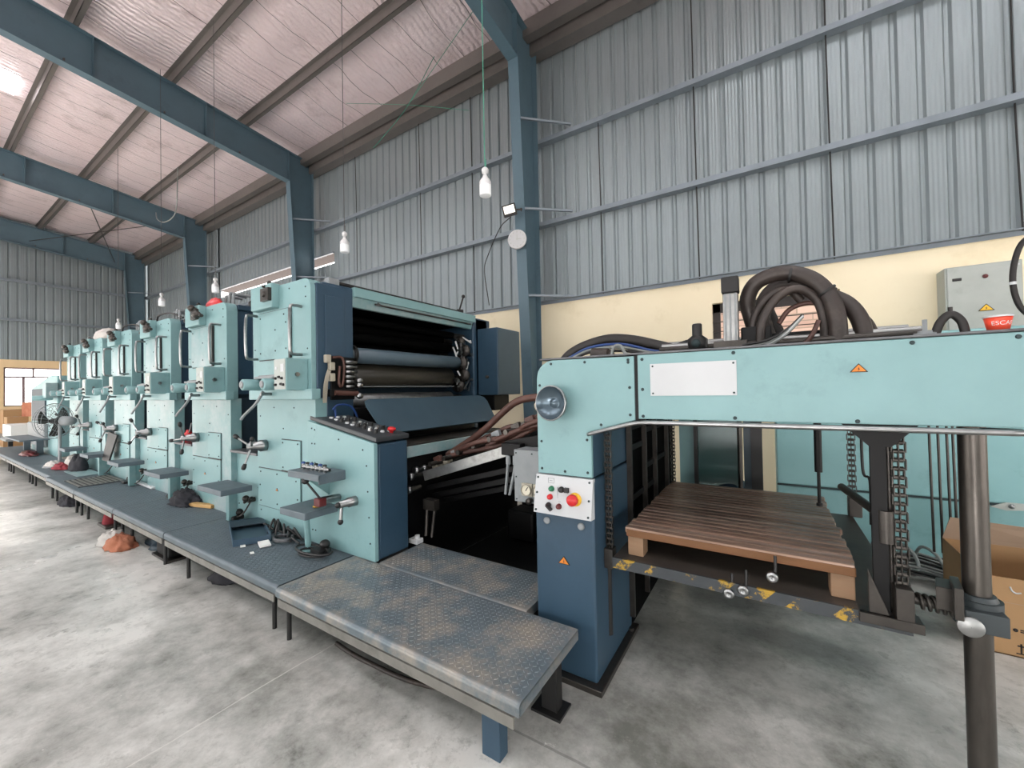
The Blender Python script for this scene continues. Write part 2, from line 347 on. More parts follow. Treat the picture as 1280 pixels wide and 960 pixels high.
# end wall (far left)
fy0, fy1, fz0, fz1 = 2.42, 3.92, 1.2, 2.70
b = MB(); b.box(XF-.23, XF, -9, -5.5, 0, 3.0); b.box(XF-.23, XF, -1.6, fy0, 0, 3.0); b.box(XF-.23, XF, fy1, YW+.23, 0, 3.0); b.box(XF-.23, XF, fy0, fy1, 0, fz0); b.box(XF-.23, XF, fy0, fy1, fz1, 3.0)
wf = struct(b.build('wall_end', 'ochre'))
cladding('metal_cladding', -9, YW, 3.0, 9.6, lambda a, d, z: (XF-.04-d*.9, a, z), wf)
win = MB()
for (y0, y1, z0, z1) in ((fy0, fy1, fz1-.05, fz1), (fy0, fy1, fz0, fz0+.05), (fy0, fy0+.05, fz0, fz1), (fy1-.05, fy1, fz0, fz1), (fy0, fy1, 2.30, 2.36), (3.14, 3.19, 2.33, fz1), (2.88, 2.95, fz0, 2.33)): win.box(XF-.16, XF-.08, y0, y1, z0, z1)
w1 = struct(win.build('window_1', 'window'))
MB().box(XF-.122, XF-.118, fy0+.04, fy1-.04, fz0+.04, fz1-.04).build('pane', 'pane', w1)
# the open side of the hall behind the camera: a wide rolling door and a band of window openings
b = MB()
for (x0, x1, z0, z1) in ((XF, -21, 0, 9.62), (-21, -7.2, 4.25, 9.62), (-7.2, -4.5, 0, 9.62), (-4.5, 8, 0, .9), (-4.5, 8, 2.8, 9.62), (8, XR, 0, 9.62)): b.box(x0, x1, -9.25, -9.05, z0, z1)
struct(b.build('wall_left', 'sheetplain'))
b = MB()
for (y0, y1, z0, z1) in ((-9, -6, 0, 9.6), (-6, 4.5, 2.7, 9.4), (4.5, YW+.2, 0, 8.2)): b.box(XR, XR+.2, y0, y1, z0, z1)
struct(b.build('wall_near', 'sheetplain'))
# girts
for z, nm in ((3.12, 'lowest, on top of the cream masonry'), (4.57, 'middle, below the floodlight strut'), (6.10, 'upper, highest on the long side wall')):
    b = MB(); h = .075 if z > 3.2 else .06
    b.box(XF, XR, YW-.10, YW+.028, z-.008, z+.004); b.box(XF, XR, YW-.104, YW-.096, z-h, z+.004) if z > 3.2 else b.box(XF, XR, YW-.03, YW-.02, z-h, z+.02)
    if z > 3.2: b.box(XF, XR, YW-.10, YW+.028, z-h, z-h+.008)
    tag(b.build('wall_girt', 'girt'), 'horizontal steel girt on the corrugated side wall, '+nm, 'girt', 'girts on the side wall')
for z, nm in ((4.58, 'lower'), (6.10, 'upper')):
    b = MB(); b.box(XF+.0, XF+.12, -9, YW-.1, z-.09, z); tag(b.build('wall_girt', 'girt'), nm+' horizontal girt across the far corrugated end wall', 'girt', 'girts on the end wall')
for i, (x, z0, z1) in enumerate(((-8.9, 4.57, 7.75), (-6.6, 3.1, 7.75), (-5.1, 3.1, 7.75), (-2.35, 3.1, 6.1), (-.86, 3.1, 7.75), (.72, 3.1, 7.75), (2.30, 3.1, 6.1))):
    b = MB(); b.tube([(x, YW-.05, z1), (x+.01, YW-.03, (z0+z1)/2), (x+.03, YW-.05, z0)], .009, 6)
    names = ['left of the second hanging bulb', 'right of the second hanging bulb', 'left of the nearest hanging bulb', 'just right of the nearest column', 'above the upright air cylinder', 'above the grey hose bundle', 'furthest right, above the grey electrical box']
    tag(b.build('sag_rod', 'black'), 'thin black vertical rod on the corrugated side wall, '+names[i], 'rod', 'sag rods on the side wall')
# ------------------------------------------------------------------ steel frames and purlins
def frame(xc, label, end=False):
    root = thing('steel_portal_frame', label, 'steel frame', (xc, 6.2, 0))
    b = MB(); yo = 6.42
    def yi(z): return 6.13-.052*z
    y0_ = yi(7.3)
    b.hexa([(xc-.1, yo-.012, 0), (xc+.1, yo-.012, 0), (xc+.1, yo, 0), (xc-.1, yo, 0), (xc-.1, yo-.012, 7.85), (xc+.1, yo-.012, 7.85), (xc+.1, yo, 7.85), (xc-.1, yo, 7.85)])
    b.hexa([(xc-.1, yi(0), 0), (xc+.1, yi(0), 0), (xc+.1, yi(0)+.014, 0), (xc-.1, yi(0)+.014, 0), (xc-.1, yi(7.15), 7.15), (xc+.1, yi(7.15), 7.15), (xc+.1, yi(7.15)+.014, 7.15), (xc-.1, yi(7.15)+.014, 7.15)])
    b.hexa([(xc-.005, yi(0), 0), (xc+.005, yi(0), 0), (xc+.005, yo, 0), (xc-.005, yo, 0), (xc-.005, y0_, rtop(y0_)-.01), (xc+.005, y0_, rtop(y0_)-.01), (xc+.005, yo, rtop(yo)-.01), (xc-.005, yo, rtop(yo)-.01)])
    b.build('column', 'column', root)
    MB().box(xc-.15, xc+.15, 6.05, 6.48, 0, .02).build('base_plate', 'column', root)
    r = MB(); y0, y1 = yi(7.3), -9.0
    def rb(y): return 7.16+.1*(5.76-y)
    def slab(fa, fb, x0, x1, ya, yb): r.hexa([(x0, ya, fa(ya)), (x1, ya, fa(ya)), (x1, yb, fa(yb)), (x0, yb, fa(yb)), (x0, ya, fb(ya)), (x1, ya, fb(ya)), (x1, yb, fb(yb)), (x0, yb, fb(yb))])
    slab(lambda y: rb(y)-.014, rb, xc-.1, xc+.1, y1, y0); slab(lambda y: rtop(y)-.014, rtop, xc-.1, xc+.1, y1, yo+.02); slab(rb, rtop, xc-.005, xc+.005, y1, y0)
    r.build('rafter', 'column', root)
    for k, yk in enumerate((y0+.01, 3.9, 2.1, -1)):
        MB().hexa([(xc-.095, yk-.006, rb(yk)), (xc+.095, yk-.006, rb(yk)), (xc+.095, yk+.006, rb(yk)), (xc-.095, yk+.006, rb(yk)), (xc-.095, yk-.006, rtop(yk)), (xc+.095, yk-.006, rtop(yk)), (xc+.095, yk+.006, rtop(yk)), (xc-.095, yk+.006, rtop(yk))]).build('stiffener_plate', 'column', root)
    for z in (3.12, 4.62, 6.16):      # stays from the inner flange out to the girts
        MB().bar((xc+.03, yi(z)+.06, z+.02), (xc+.72, 6.5, z), .035, .035).build('flange_brace', 'girt', root)
    for yk in (4.7, 3.27, 1.83):
        if yk > 0: MB().bar((xc+.02, yk-.10, rb(yk)+.08), (xc-.55, yk, rtop(yk)+.03), .03, .03).build('purlin_stay', 'purlin', root)
    return root
frame(-3.55, 'nearest blue-grey steel column with roof rafter, carrying floodlight and white dial')
frame(-10.65, 'second blue-grey steel frame, its column rising behind the nearest printing units')
frame(-17.55, 'third blue-grey steel frame, column behind the small bulb over the middle units')
frame(-24.2, 'furthest blue-grey steel frame standing in the corner at the end wall')
def purlin(y, lab_, h=.2):
    b = MB(); z = rtop(y)
    b.box(XF, XR, y-.004, y+.004, z, z+h); b.box(XF, XR, y-.07, y+.004, z+h-.006, z+h-.001); b.box(XF, XR, y-.004, y+.075, z, z+.005)
    b.mi(0)
    return tag(b.build('roof_purlin', 'purlin'), lab_, 'purlin', 'roof purlins')
PL = ['roof purlin second from the side wall, running over the columns', 'roof purlin third from the side wall', 'roof purlin fourth from the side wall, right of the bright skylight', 'roof purlin fifth from the side wall, nearly above the camera']
for y, l in zip(PUR[:4], PL): purlin(y, l)
for y in PUR[4:]: purlin(y, 'roof purlin over the open side of the hall beyond the picture edge')
b = MB(); b.box(XF, XR, 6.10, 6.11, 7.76, 8.05); b.box(XF, XR, 6.10, 6.26, 7.755, 7.765); b.box(XF, XR, 6.34, 6.36, 7.62, 7.86); b.box(XF, XR, 6.34, 6.58, 7.61, 7.62)
tag(b.build('eave_strut', 'purlin'), 'double grey eave strut along the top of the corrugated side wall', 'eave strut')
# thin roof braces over the far bays
for i, (p, q, l) in enumerate((((-17.7, 4.9, 7.35), (-24.0, 3.0, 7.6), 'thin diagonal brace rod under the roof near the end wall'), ((-17.7, 3.4, 7.55), (-24.0, 5.4, 7.4), 'second thin brace rod crossing it near the end wall'))):
    tag(MB().tube([p, q], .015, 6).build('brace_rod', 'steel'), l, 'rod')
# ------------------------------------------------------------------ hanging lamps, column lamp, dial
def bulb(x, y, z, label, cord='cordk'):   # z: bottom of the bulb
    r = thing('hanging_bulb', label, 'lamp', (x, y, z), 'bulbs hanging along the press')
    MB().lathe((x, y, z), (0, 0, 1), [(0, .001), (0, .045), (.006, .055), (.012, .055), (.10, .055)], 20).build('diffuser', 'led', r)
    MB().lathe((x, y, z), (0, 0, 1), [(.10, .056), (.135, .055), (.16, .04), (.178, .024), (.186, .022), (.19, .022)], 20).build('bulb_body', 'plastic', r)
    MB().lathe((x, y, z), (0, 0, 1), [(.19, .018), (.215, .018), (.22, .03), (.25, .034), (.262, .028), (.275, .012), (.28, .001)], 16).build('lamp_holder', 'plastic', r)
    MB().tube([(x, y, z+.275), (x+.012, y, z+.35), (x-.003, y, z+.5), (x, y, rtop(y)+.12)], .0045, 5, 4).build('cord', cord, r)
    return r
bulb(-2.21, 3.05, 3.33, 'nearest white LED bulb, hanging on a green cord left of the column', 'cordg')
bulb(-4.58, 3.2, 3.31, 'white LED bulb hanging above the front printing unit')
bulb(-8.35, 3.2, 3.34, 'white LED bulb hanging above the second printing unit')
bulb(-10.55, 3.08, 3.36, 'white LED bulb hanging in front of the third column')
bulb(-14.8, 3.4, 3.34, 'furthest white LED bulb hanging before the corner column')
tag(MB().tube([(-16.2, 4.6, 7.3), (-15.9, 4.55, 7.0), (-15.2, 4.5, 6.72), (-14.5, 4.5, 6.7), (-13.9, 4.4, 6.85), (-13.8, 4.4, 7.9)], .014, 5).build('slack_cable', 'cablew'), 'slack pale cable looping from the roof beside the third column', 'cable')
tag(MB().tube([(-5.2, 5.6, 7.85), (-5.6, 5.3, 6.9), (-6.1, 5.1, 6.35), (-6.3, 5.05, 6.2)], .006, 5).mi(0).tube([(-3.7, 5.2, 7.9), (-5.6, 5.3, 6.9)], .005, 5).tube([(-7.6, 5.4, 7.8), (-5.6, 5.3, 6.9), (-4.4, 5.6, 6.5)], .004, 5).build('tangled_cord', 'cordg'), 'tangle of green cord hanging below the eave left of the nearest column', 'cord')
r = thing('floodlight', 'small black floodlight clamped on the nearest column above the white dial', 'floodlight', (-3.56, 5.72, 4.45))
n = V((.42, -.82, -.40)).normalized(); u = V((.88, .42, .22)); u = (u-n*u.dot(n)).normalized(); w = u.cross(n); w = w if w.z > 0 else -w
cF = V((-3.62, 5.68, 4.53))
MB().obox(cF, u*.115, w*.095, n*.025).build('housing', 'black', r, .006)
MB().obox(cF+n*.022+w*.015, u*.09, w*.06, n*.006).build('lens', 'floodled', r)
MB().bar(cF-n*.03, (-3.5, 5.9, 4.6), .025, .025).bar((-3.52, 5.88, 4.62), (-3.5, 5.93, 4.5), .02, .02).build('bracket', 'steel', r)
MB().tube([cF-w*.1, cF+V((-.2, .0, -.25)), cF+V((-.5, .05, -.65)), cF+V((-.62, .1, -.9)), cF+V((-.6, .2, -1.5))], .008, 5).build('lead', 'black', r)
r = thing('round_dial', 'round white dial fixed to the nearest column below the floodlight', 'dial', (-3.55, 5.85, 3.92))
c = V((-3.57, 5.835, 4.07)); ax = V((.32, -.95, 0)).normalized()
MB().lathe(c, ax, [(-.03, .001), (-.03, .15), (0, .165), (.02, .165), (.028, .155), (.03, .148)], 32).build('rim', 'plastic', r)
b = MB(); b.lathe(c, ax, [(.026, .149), (.0265, .001)], 32); b.k = 1
uu = V((0,0,1)).cross(ax).normalized()
for k in range(12): a = k*PI/6; p = c+ax*.029+uu*(.125*math.sin(a))+V((0,0,.125*math.cos(a))); b.obox(p, uu*.006, V((0,0,.012)), ax*.001)
b.obox(c+ax*.03+V((0,0,.03)), uu*.004, V((0,0,.05)), ax*.001); b.obox(c+ax*.03+uu*.03, uu*.045, V((0,0,.005)), ax*.001)
b.build('dial_face', ['white', 'boxgrey'], r)
# ------------------------------------------------------------------ printing units
PZ = .32
def rail_path(x, y0, y1, z0, z1): r = .035; return [(x, y0, z0), (x, y1+r, z0), (x, y1, z0+r), (x, y1, z1-r), (x, y1+r, z1), (x, y0, z1)]
def handwheel(c, parent, ang=0., R=.16):
    c = V(c)
    hw = MB().lathe(c, (0, -1, 0), [(0, .001), (0, .05), (.05, .052), (.055, .04), (.10, .036), (.105, .028), (.15, .026), (.155, .001)], 18).build('handwheel', 'chrome', parent)
    for k in range(3):
        a = ang+k*2*PI/3; d = V((math.cos(a), -.35, math.sin(a))).normalized(); p = c+V((0, -.12, 0))
        MB().cyl(p, p+d*R, .010, .009, 8).build('spoke', 'chrome', hw)
        MB().lathe(p+d*(R-.01), d, [(0, .001), (0, .014), (.03, .02), (.05, .016), (.055, .001)], 10).build('knob', 'black', hw)
    return hw
def unit(i, x0, label):
    g = 'printing units in a row'
    r = thing('printing_unit', label, 'printing unit', (x0+.46, 3.0, 0), g)
    X = lambda u: x0+u
    first = i == 0
    front = [(.06, 1.30), (.06, .45), (.88, 1.30), (.88, .45), (.30, 1.38), (.62, 1.38), (.45, 1.2), (.5, 1.05)]
    b = MB(); b.box(X(0), X(.93), 1.85, 1.95, 0, 1.46); b.screws([(X(u), z) for u, z in front], 1.85)
    b.build('lower_side_frame', ['cyan' if first else 'cyand', 'screw'], r, .006)
    # upper side frame with a rounded front-top corner
    pr = [(X(0), 1.45), (X(.93), 1.45)]+[(X(.93)-.09+.09*math.cos(a), 2.43-.09+.09*math.sin(a)) for a in [k*PI/12 for k in range(7)]]+[(X(0), 2.43)]
    b = MB(); b.prism(pr, 'y', 1.82, 1.92); b.screws([(X(u), z) for u, z in ((.35, 2.38), (.62, 2.38), (.86, 2.36), (.88, 1.86), (.86, 2.28), (.04, 1.9))], 1.82)
    b.build('upper_side_frame', ['cyan', 'screw'], r, .012, 3)
    b = MB(); b.box(X(-.01), X(.99), 1.785, 1.86, 1.45, 1.535); b.build('side_ledge', 'cyan', r, .006)
    MB().box(X(.124), X(.636), 1.8145, 1.82, 1.794, 2.221).build('panel_gap', 'black', r)
    b = MB(); b.box(X(.13), X(.63), 1.804, 1.82, 1.80, 2.215)
    b.screws([(X(u), z) for u, z in ((.17, 2.17), (.56, 2.17), (.59, 2.1), (.17, 1.86), (.42, 2.05), (.42, 1.87), (.59, 1.88))], 1.804, .009)
    b.build('access_panel', ['cyanw' if not first else 'cyan', 'screw'], r, .004)
    MB().box(X(.632), X(.655), 1.80, 1.822, 1.80, 2.215).build('dark_slot', 'black', r)
    for u in (.08, .80):
        MB().tube(rail_path(X(u), 1.82, 1.725, 1.815, 2.205), .0125, 10, 3).build('handrail', 'chrome', r)
    b = MB(); b.box(X(.10), X(.46), 1.755, 1.83, 2.235, 2.445); gb = b.build('gearbox', 'cyan', r, .012)
    b = MB(); b.box(X(.33), X(.46), 1.725, 1.757, 2.29, 2.40); b.cyl((X(.395), 1.725, 2.345), (X(.395), 1.71, 2.345), .028, .022, 12)
    if not first: b.ball((X(.50), 1.72, 2.33), .05, (1.2, .8, .8)).ball((X(.38), 1.72, 2.41), .035).cyl((X(.34), 1.73, 2.39), (X(.60), 1.73, 2.31), .018, n=8)
    b.build('dial', 'steel', gb, .004)
    MB().lathe((X(.10), 1.79, 2.32), (-1, 0, 0), [(0, .02), (.03, .02), (.035, .03), (.06, .028), (.065, .001)], 12).build('knob', 'black', gb)
    MB().cyl((X(.36), 1.75, 2.42), (X(.36), 1.73, 2.42), .012, n=8).lathe((X(.36), 1.79, 2.444), (0, 0, 1), [(0, .018), (.02, .02), (.035, .012), (.037, .001)], 10).build('cap_nut', 'steel', gb)
    jb = MB().box(X(.715), X(.885), 1.645, 1.82, 1.525, 1.775).build('junction_box', 'cyan', r, .006)
    b = MB(); b.box(X(.722), X(.878), 1.640, 1.646, 1.535, 1.768)
    b.mi(1).box(X(.82), X(.865), 1.637, 1.641, 1.67, 1.73).box(X(.74), X(.765), 1.637, 1.641, 1.69, 1.71)
    b.mi(2)
    for u, z in ((.75, 1.62), (.80, 1.63), (.84, 1.62), (.75, 1.57), (.83, 1.575), (.86, 1.57)): b.cyl((X(u), 1.64, z), (X(u), 1.625, z), .011, .009, 10)
    b.build('control_plate', ['boxgrey', 'white', 'black'], jb)
    lk = MB().cyl((X(.884), 1.73, 1.65), (X(.90), 1.73, 1.65), .018, .016, 12)
    lk.build('lock', 'chrome', jb)
    for u, y0 in ((.39, 1.55), (.63, 1.59)):
        m = MB().lathe((X(u), 1.83, 1.578), (0, -1, 0), [(0, .034), (.06, .034), (.065, .046), (1.82-y0, .046), (1.825-y0, .040), (1.826-y0, .001)], 20).build('register_motor', 'cyan', r)
        MB().lathe((X(u), y0+.002, 1.578), (0, -1, 0), [(0, .03), (.006, .028), (.006, .012), (.003, .001)], 14).build('end_cap', 'greysteel', m)
    MB().box(X(.36), X(.66), 1.66, 1.74, 1.625, 1.645).cyl((X(.37), 1.7, 1.64), (X(.66), 1.7, 1.64), .018, n=8).build('motor_bridge', 'greysteel', r, .004)
    MB().tube([(X(.38), 1.72, 1.52), (X(.30), 1.70, 1.42), (X(.12), 1.69, 1.32), (X(.08), 1.68, 1.28)], .012, 8).build('lever', 'greysteel', r)
    MB().cyl((X(.38), 1.83, 1.50), (X(.38), 1.70, 1.50), .014, n=8).build('lever_pivot', 'chrome', r)
    handwheel((X(.15), 1.85, 1.04), r, .5+i*.7)
    # hatches
    MB().box(X(.424), X(.731), 1.8465, 1.852, .839, 1.111).build('hatch_gap', 'black', r)
    b = MB(); b.box(X(.43), X(.725), 1.838, 1.852, .845, 1.105); b.screws([(X(u), z) for u, z in ((.46, 1.08), (.69, 1.08), (.69, .87), (.46, .87))], 1.838, .009); b.build('small_hatch', ['cyan', 'screw'], r, .004)
    MB().box(X(.029), X(.726), 1.8465, 1.852, .489, .836).build('hatch_gap', 'black', r)
    b = MB(); b.box(X(.035), X(.72), 1.838, 1.852, .495, .83)
    b.screws([(X(u), z) for u, z in ((.08, .80), (.36, .80), (.66, .77), (.07, .68), (.68, .62), (.08, .54), (.36, .54))], 1.838, .009)
    if not first: b.mi(0)
    ht = b.build('hatch', ['cyan', 'screw'], r, .004)
    warn((X(.36), 1.8375, .665), (1,0,0), (0,0,1), .022, 'warning_label', ht)
    MB().box(X(.43), X(.725), 1.838, 1.86, .833, .843).build('hatch_gap', 'black', r)
    # blue cross body behind the side frame
    x1 = X(.86) if not first else X(.28)
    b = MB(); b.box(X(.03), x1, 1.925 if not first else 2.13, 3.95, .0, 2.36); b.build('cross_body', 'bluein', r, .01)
    b = MB(); b.box(X(-.0), X(.93), 3.95, 4.25, 0, 2.40); b.build('far_side_frame', 'blue', r, .01)
    if not first:
        b = MB(); b.box(X(.86), X(.905), 1.925, 3.95, 1.50, 2.40); b.build('guard_cover', 'blue', r, .008)
        b = MB(); b.box(X(.905), X(.915), 2.06, 3.9, 1.80, 2.30); b.build('guard_door', 'blue', r, .006)
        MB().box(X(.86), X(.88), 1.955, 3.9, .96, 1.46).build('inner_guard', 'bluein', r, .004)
    b = MB(); b.box(X(0), X(.925), 1.925, 3.95, 2.36, 2.415); b.build('top_cover', 'blue', r, .008)
    for k in range(3 if i else 0):
        MB().tube([(X(.5+.09*k), 1.99, 2.40), (X(.5+.09*k), 1.99, 2.55+.02*(k % 2)), (X(.5+.09*k), 2.02, 2.57+.02*(k % 2)), (X(.5+.09*k), 2.15, 2.57)], .016, 8, 3).build('pipe_stub', 'greysteel', r)
    if i in (2, 3): MB().tube([(X(.2), 1.9, 2.43), (X(.25), 1.9, 2.53), (X(.5), 1.95, 2.55), (X(.75), 2.0, 2.47)], .010, 6).build('hose_loop', 'rubber', r)
    # step plate on its post, low panel and worktop in the gap towards the delivery
    if not first:
        gx = X0S[i-1]-X(.93)
        b = MB(); b.box(X(.925), X(.93)+gx-.004, 1.90, 2.02, 0, .93); b.screws([(X(.93)+u, z) for u, z in ((.05, .62), (.10, .62), (gx-.06, .62), (gx-.10, .62), (.05, .42), (gx-.06, .42))], 1.90)
        b.build('gap_panel', ['cyan', 'screw'], r)
        b = MB(); b.box(X(.93), X(.93)+gx-.004, 1.84, 2.3, .93, .955); b.build('gap_shelf', 'edge', r, .004)
    sx0, sx1 = (X(.91), X(1.24)) if first else (X(.93)-.02, min(X(.93)+.47, X0S[i-1]-.02))
    b = MB(); z = .66; b.box(sx0, sx1, 1.575, 1.83, z-.012, z); b.box(sx0, sx1, 1.575, 1.587, z-.05, z-.005); b.box(sx1-.012, sx1, 1.58, 1.83, z-.05, z-.005)
    st = b.build('step_plate', 'treadb', r, .005)
    if first: MB().tube([((sx0+sx1)/2-.04, 1.70, z-.01), ((sx0+sx1)/2-.04, 1.72, PZ)], .022, 8, 1).box(sx0+.08, sx0+.18, 1.68, 1.76, PZ, PZ+.008).build('step_post', 'cyan', st)
    else: MB().box(sx0+.20, sx0+.26, 1.73, 1.80, PZ, z-.01).build('step_post', 'cyand', st, .004)
    if not first:    # foot valve with its lead on the gap panel
        b = MB(); xx = X(.93)+.36; b.cyl((xx, 1.90, .5), (xx, 1.84, .5), .022, n=10).ball((xx-.02, 1.83, .52), .03).cyl((xx-.09, 1.85, .47), (xx+.05, 1.85, .53), .014, n=8).tube([(xx, 1.86, .48), (xx-.02, 1.80, .38), (xx-.16, 1.78, PZ+.01)], .007, 6)
        b.build('foot_valve', 'steel', r)
    return r
X0S = [-3.98, -5.44, -6.88, -8.28, -9.66, -10.98]
UL = ['front printing unit, nearest the delivery, its blue roller opening facing right',
      'second printing unit from the delivery, with a red thing lying on top',
      'third printing unit from the delivery, red pump in the gap at its right',
      'fourth printing unit from the delivery, a dark board leaning at its foot',
      'fifth printing unit from the delivery, with a white bag on top',
      'furthest printing unit of the row, beside the spinning pedestal fan']
U = [unit(i, x, UL[i]) for i, x in enumerate(X0S)]
u0 = U[0]; FX = -3.05
# front unit: casing, opening with cylinders, electrics
b = MB(); b.box(FX-.68, FX, 1.95, 2.20, .0, 2.40); b.box(FX-.10, FX+.005, 2.10, 2.20, 1.46, 2.41); b.build('near_casing', 'blue', u0, .006)
b = MB(); b.box(FX-.05, FX+.012, 1.86, 2.125, 1.46, 2.39); b.build('corner_casing', 'blue', u0, .006)
MB().box(FX+.012, FX+.022, 1.93, 2.10, 1.80, 2.30).build('casing_door', 'blue', u0, .003)
b = MB(); b.box(FX-.68, FX, 3.90, 4.2, .0, 2.40); b.build('far_casing', 'blue', u0, .02, 3)
MB().box(FX+.001, FX+.004, 4.05, 4.12, 2.16, 2.26).build('paper_note', 'boxgrey', u0)
b = MB(); b.box(FX, FX+.30, 3.985, 4.50, 1.44, 2.26); fc = b.build('side_cabinet', 'blue', u0, .006)
MB().box(FX+.298, FX+.306, 4.0, 4.49, 1.455, 2.245).build('cabinet_door', 'slate', fc, .003)
MB().lathe((FX+.15, 3.985, 1.66), (0,-1,0), [(0,.02),(.03,.02),(.032,.001)], 10).build('latch', 'steel', fc)
MB().box(FX, FX+.22, 4.02, 4.35, 1.25, 1.44).build('cabinet_bracket', 'oil', fc, .01)
MB().box(FX-.02, FX+.03, 2.20, 3.92, 2.335, 2.42).build('top_rail', 'cyan', u0, .006)
MB().hexa([(FX-.05, 2.20, 2.25), (FX-.01, 2.20, 2.25), (FX-.01, 3.88, 2.25), (FX-.05, 3.88, 2.25), (FX-.05, 2.2, 2.335), (FX+.015, 2.2, 2.335), (FX+.015, 3.88, 2.335), (FX-.05, 3.88, 2.335)]).build('under_rail', 'cyand', u0, .004)
MB().tube([(FX+.02, 2.46, 2.32), (FX+.05, 2.46, 2.30), (FX+.055, 2.50, 2.295), (FX+.055, 3.7, 2.295), (FX+.02, 3.72, 2.30)], .009, 8, 3).build('grab_rod', 'steel', u0)
lr = MB().tube([(FX-.10, 2.06, 2.455), (FX-.10, 3.75, 2.455)], .018, 10, 1).build('locking_shaft', 'black', u0)
MB().cyl((FX-.10, 3.72, 2.455), (FX-.06, 3.78, 2.455), .03, n=10).cyl((FX-.09, 3.75, 2.47), (FX-.06, 3.79, 2.63), .010, n=8).ball((FX-.058, 3.792, 2.645), .022).build('handle', 'black', lr)
MB().box(FX-.14, FX-.06, 2.02, 2.12, 2.40, 2.48).build('shaft_bearing', 'greysteel', lr, .006)
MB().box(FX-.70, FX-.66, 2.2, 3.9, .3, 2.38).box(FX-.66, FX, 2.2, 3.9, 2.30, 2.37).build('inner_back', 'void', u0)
def rollr(name, mt, x, z, rad, y0=2.22, y1=3.70):
    q = MB().lathe((x, y0, z), (0,1,0), [(0, .02), (0, rad-.006), (.006, rad), (y1-y0-.006, rad), (y1-y0, rad-.006), (y1-y0, .02)], 32).build(name, mt, u0)
    MB().cyl((x, 2.19, z), (x, 3.92, z), .03, n=12).build('journal', 'steel', q); return q
rollr('inking_roller', 'roller', FX-.10, 1.835, .072)
rollr('blanket_cylinder', 'olive', FX-.25, 1.66, .12)
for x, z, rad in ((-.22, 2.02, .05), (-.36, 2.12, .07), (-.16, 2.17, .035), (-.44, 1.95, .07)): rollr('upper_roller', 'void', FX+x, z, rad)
MB().box(FX-.1, FX-.06, 2.24, 3.6, 1.548, 1.556).build('wash_strip', 'greysteel', u0)
rollr('transfer_cylinder', 'alu', FX-.22, 1.42, .07)
q = MB().lathe((FX-.04, 2.205, 1.83), (0,1,0), [(0,.09),(.02,.09),(.02,.06),(.0,.06)], 20).build('bearing_ring', 'black', u0)
# gear train at the far end of the opening
rg = random.Random(11)
b = MB()
for x, z, rad in ((-.10, 1.83, .10), (-.05, 1.68, .08), (-.14, 1.57, .09), (-.03, 1.98, .07), (-.10, 2.1, .06)):
    b.lathe((FX+x, 3.74, z), (0,1,0), [(0, .01), (0, rad*.8), (.01, rad*.82), (.01, rad), (.05, rad), (.05, .01)], 22)
b.build('gear_train', 'steel', u0)
b = MB()
for k in range(46):
    p = V((FX-.02-rg.random()*.12, 3.66+rg.random()*.22, 1.50+rg.random()*.62)); d = V((rg.uniform(-.3,.3), rg.uniform(-.6,.6), rg.uniform(-1,1))).normalized()*rg.uniform(.02,.07)
    if k % 3: b.bar(p-d, p+d, .012, .018)
    else: b.cyl(p, p+V((.03,0,0)), rg.uniform(.012,.028), n=8)
b.build('gear_linkage', 'chrome', u0)
# valve stack on the near casing
b = MB(); b.box(FX+.012, FX+.03, 1.97, 2.19, 1.44, 1.80); b.box(FX+.02, FX+.07, 1.94, 2.19, 1.47, 1.53); el = b.build('valve_block', 'oil', u0, .004)
for k in range(6): MB().lathe((FX+.05, 2.09, 1.76-.042*k), (0,1,0), [(0,.001),(0,.016),(.07,.016),(.075,.012),(.11,.012),(.112,.001)], 12).build('solenoid', 'chrome', el)
for y, z in ((1.93, 1.78), (1.965, 1.72), (1.965, 1.63)): MB().box(FX+.02, FX+.06, y-.02, y+.025, z-.035, z+.03).build('connector', 'flap', el, .005)
for k in range(4): MB().tube([(FX+.04, 1.94+.01*k, 1.70), (FX+.06, 1.90+.008*k, 1.62), (FX+.05, 1.89+.01*k, 1.52), (FX+.03, 1.90+.008*k, 1.42)], .004, 6).build('wire', 'flap', el)
MB().tube([(FX+.05, 1.97, 1.79), (FX+.06, 2.05, 1.79), (FX+.06, 2.07, 1.70), (FX+.06, 2.05, 1.56), (FX+.06, 2.02, 1.58), (FX+.06, 2.03, 1.72)], .011, 8).build('bent_tube', 'hose', el)
MB().cyl((FX+.07, 1.97, 1.50), (FX+.07, 2.19, 1.49), .022, n=10).build('ribbed_fitting', 'hose', el)
b = MB()
for z in (1.60, 1.47, 1.56): b.lathe((FX+.03, 2.22, z), (1,-.3,0), [(0,.02),(.04,.02),(.045,.028),(.07,.024),(.072,.001)], 12)
b.build('coupling', 'chrome', el)
MB().tube([(FX+.03, 1.98, 1.36), (FX+.05, 2.02, 1.40), (FX+.05, 2.14, 1.38), (FX+.05, 2.2, 1.27), (FX+.06, 2.12, 1.24)], .009, 6).tube([(FX+.03, 2.0, 1.37), (FX+.06, 2.0, 1.27), (FX+.08, 2.06, 1.23)], .009, 6).build('blue_hose', 'bluecord', u0)
MB().box(FX-.66, FX, 2.2, 3.9, .0, 1.36).build('lower_body', 'oil', u0)
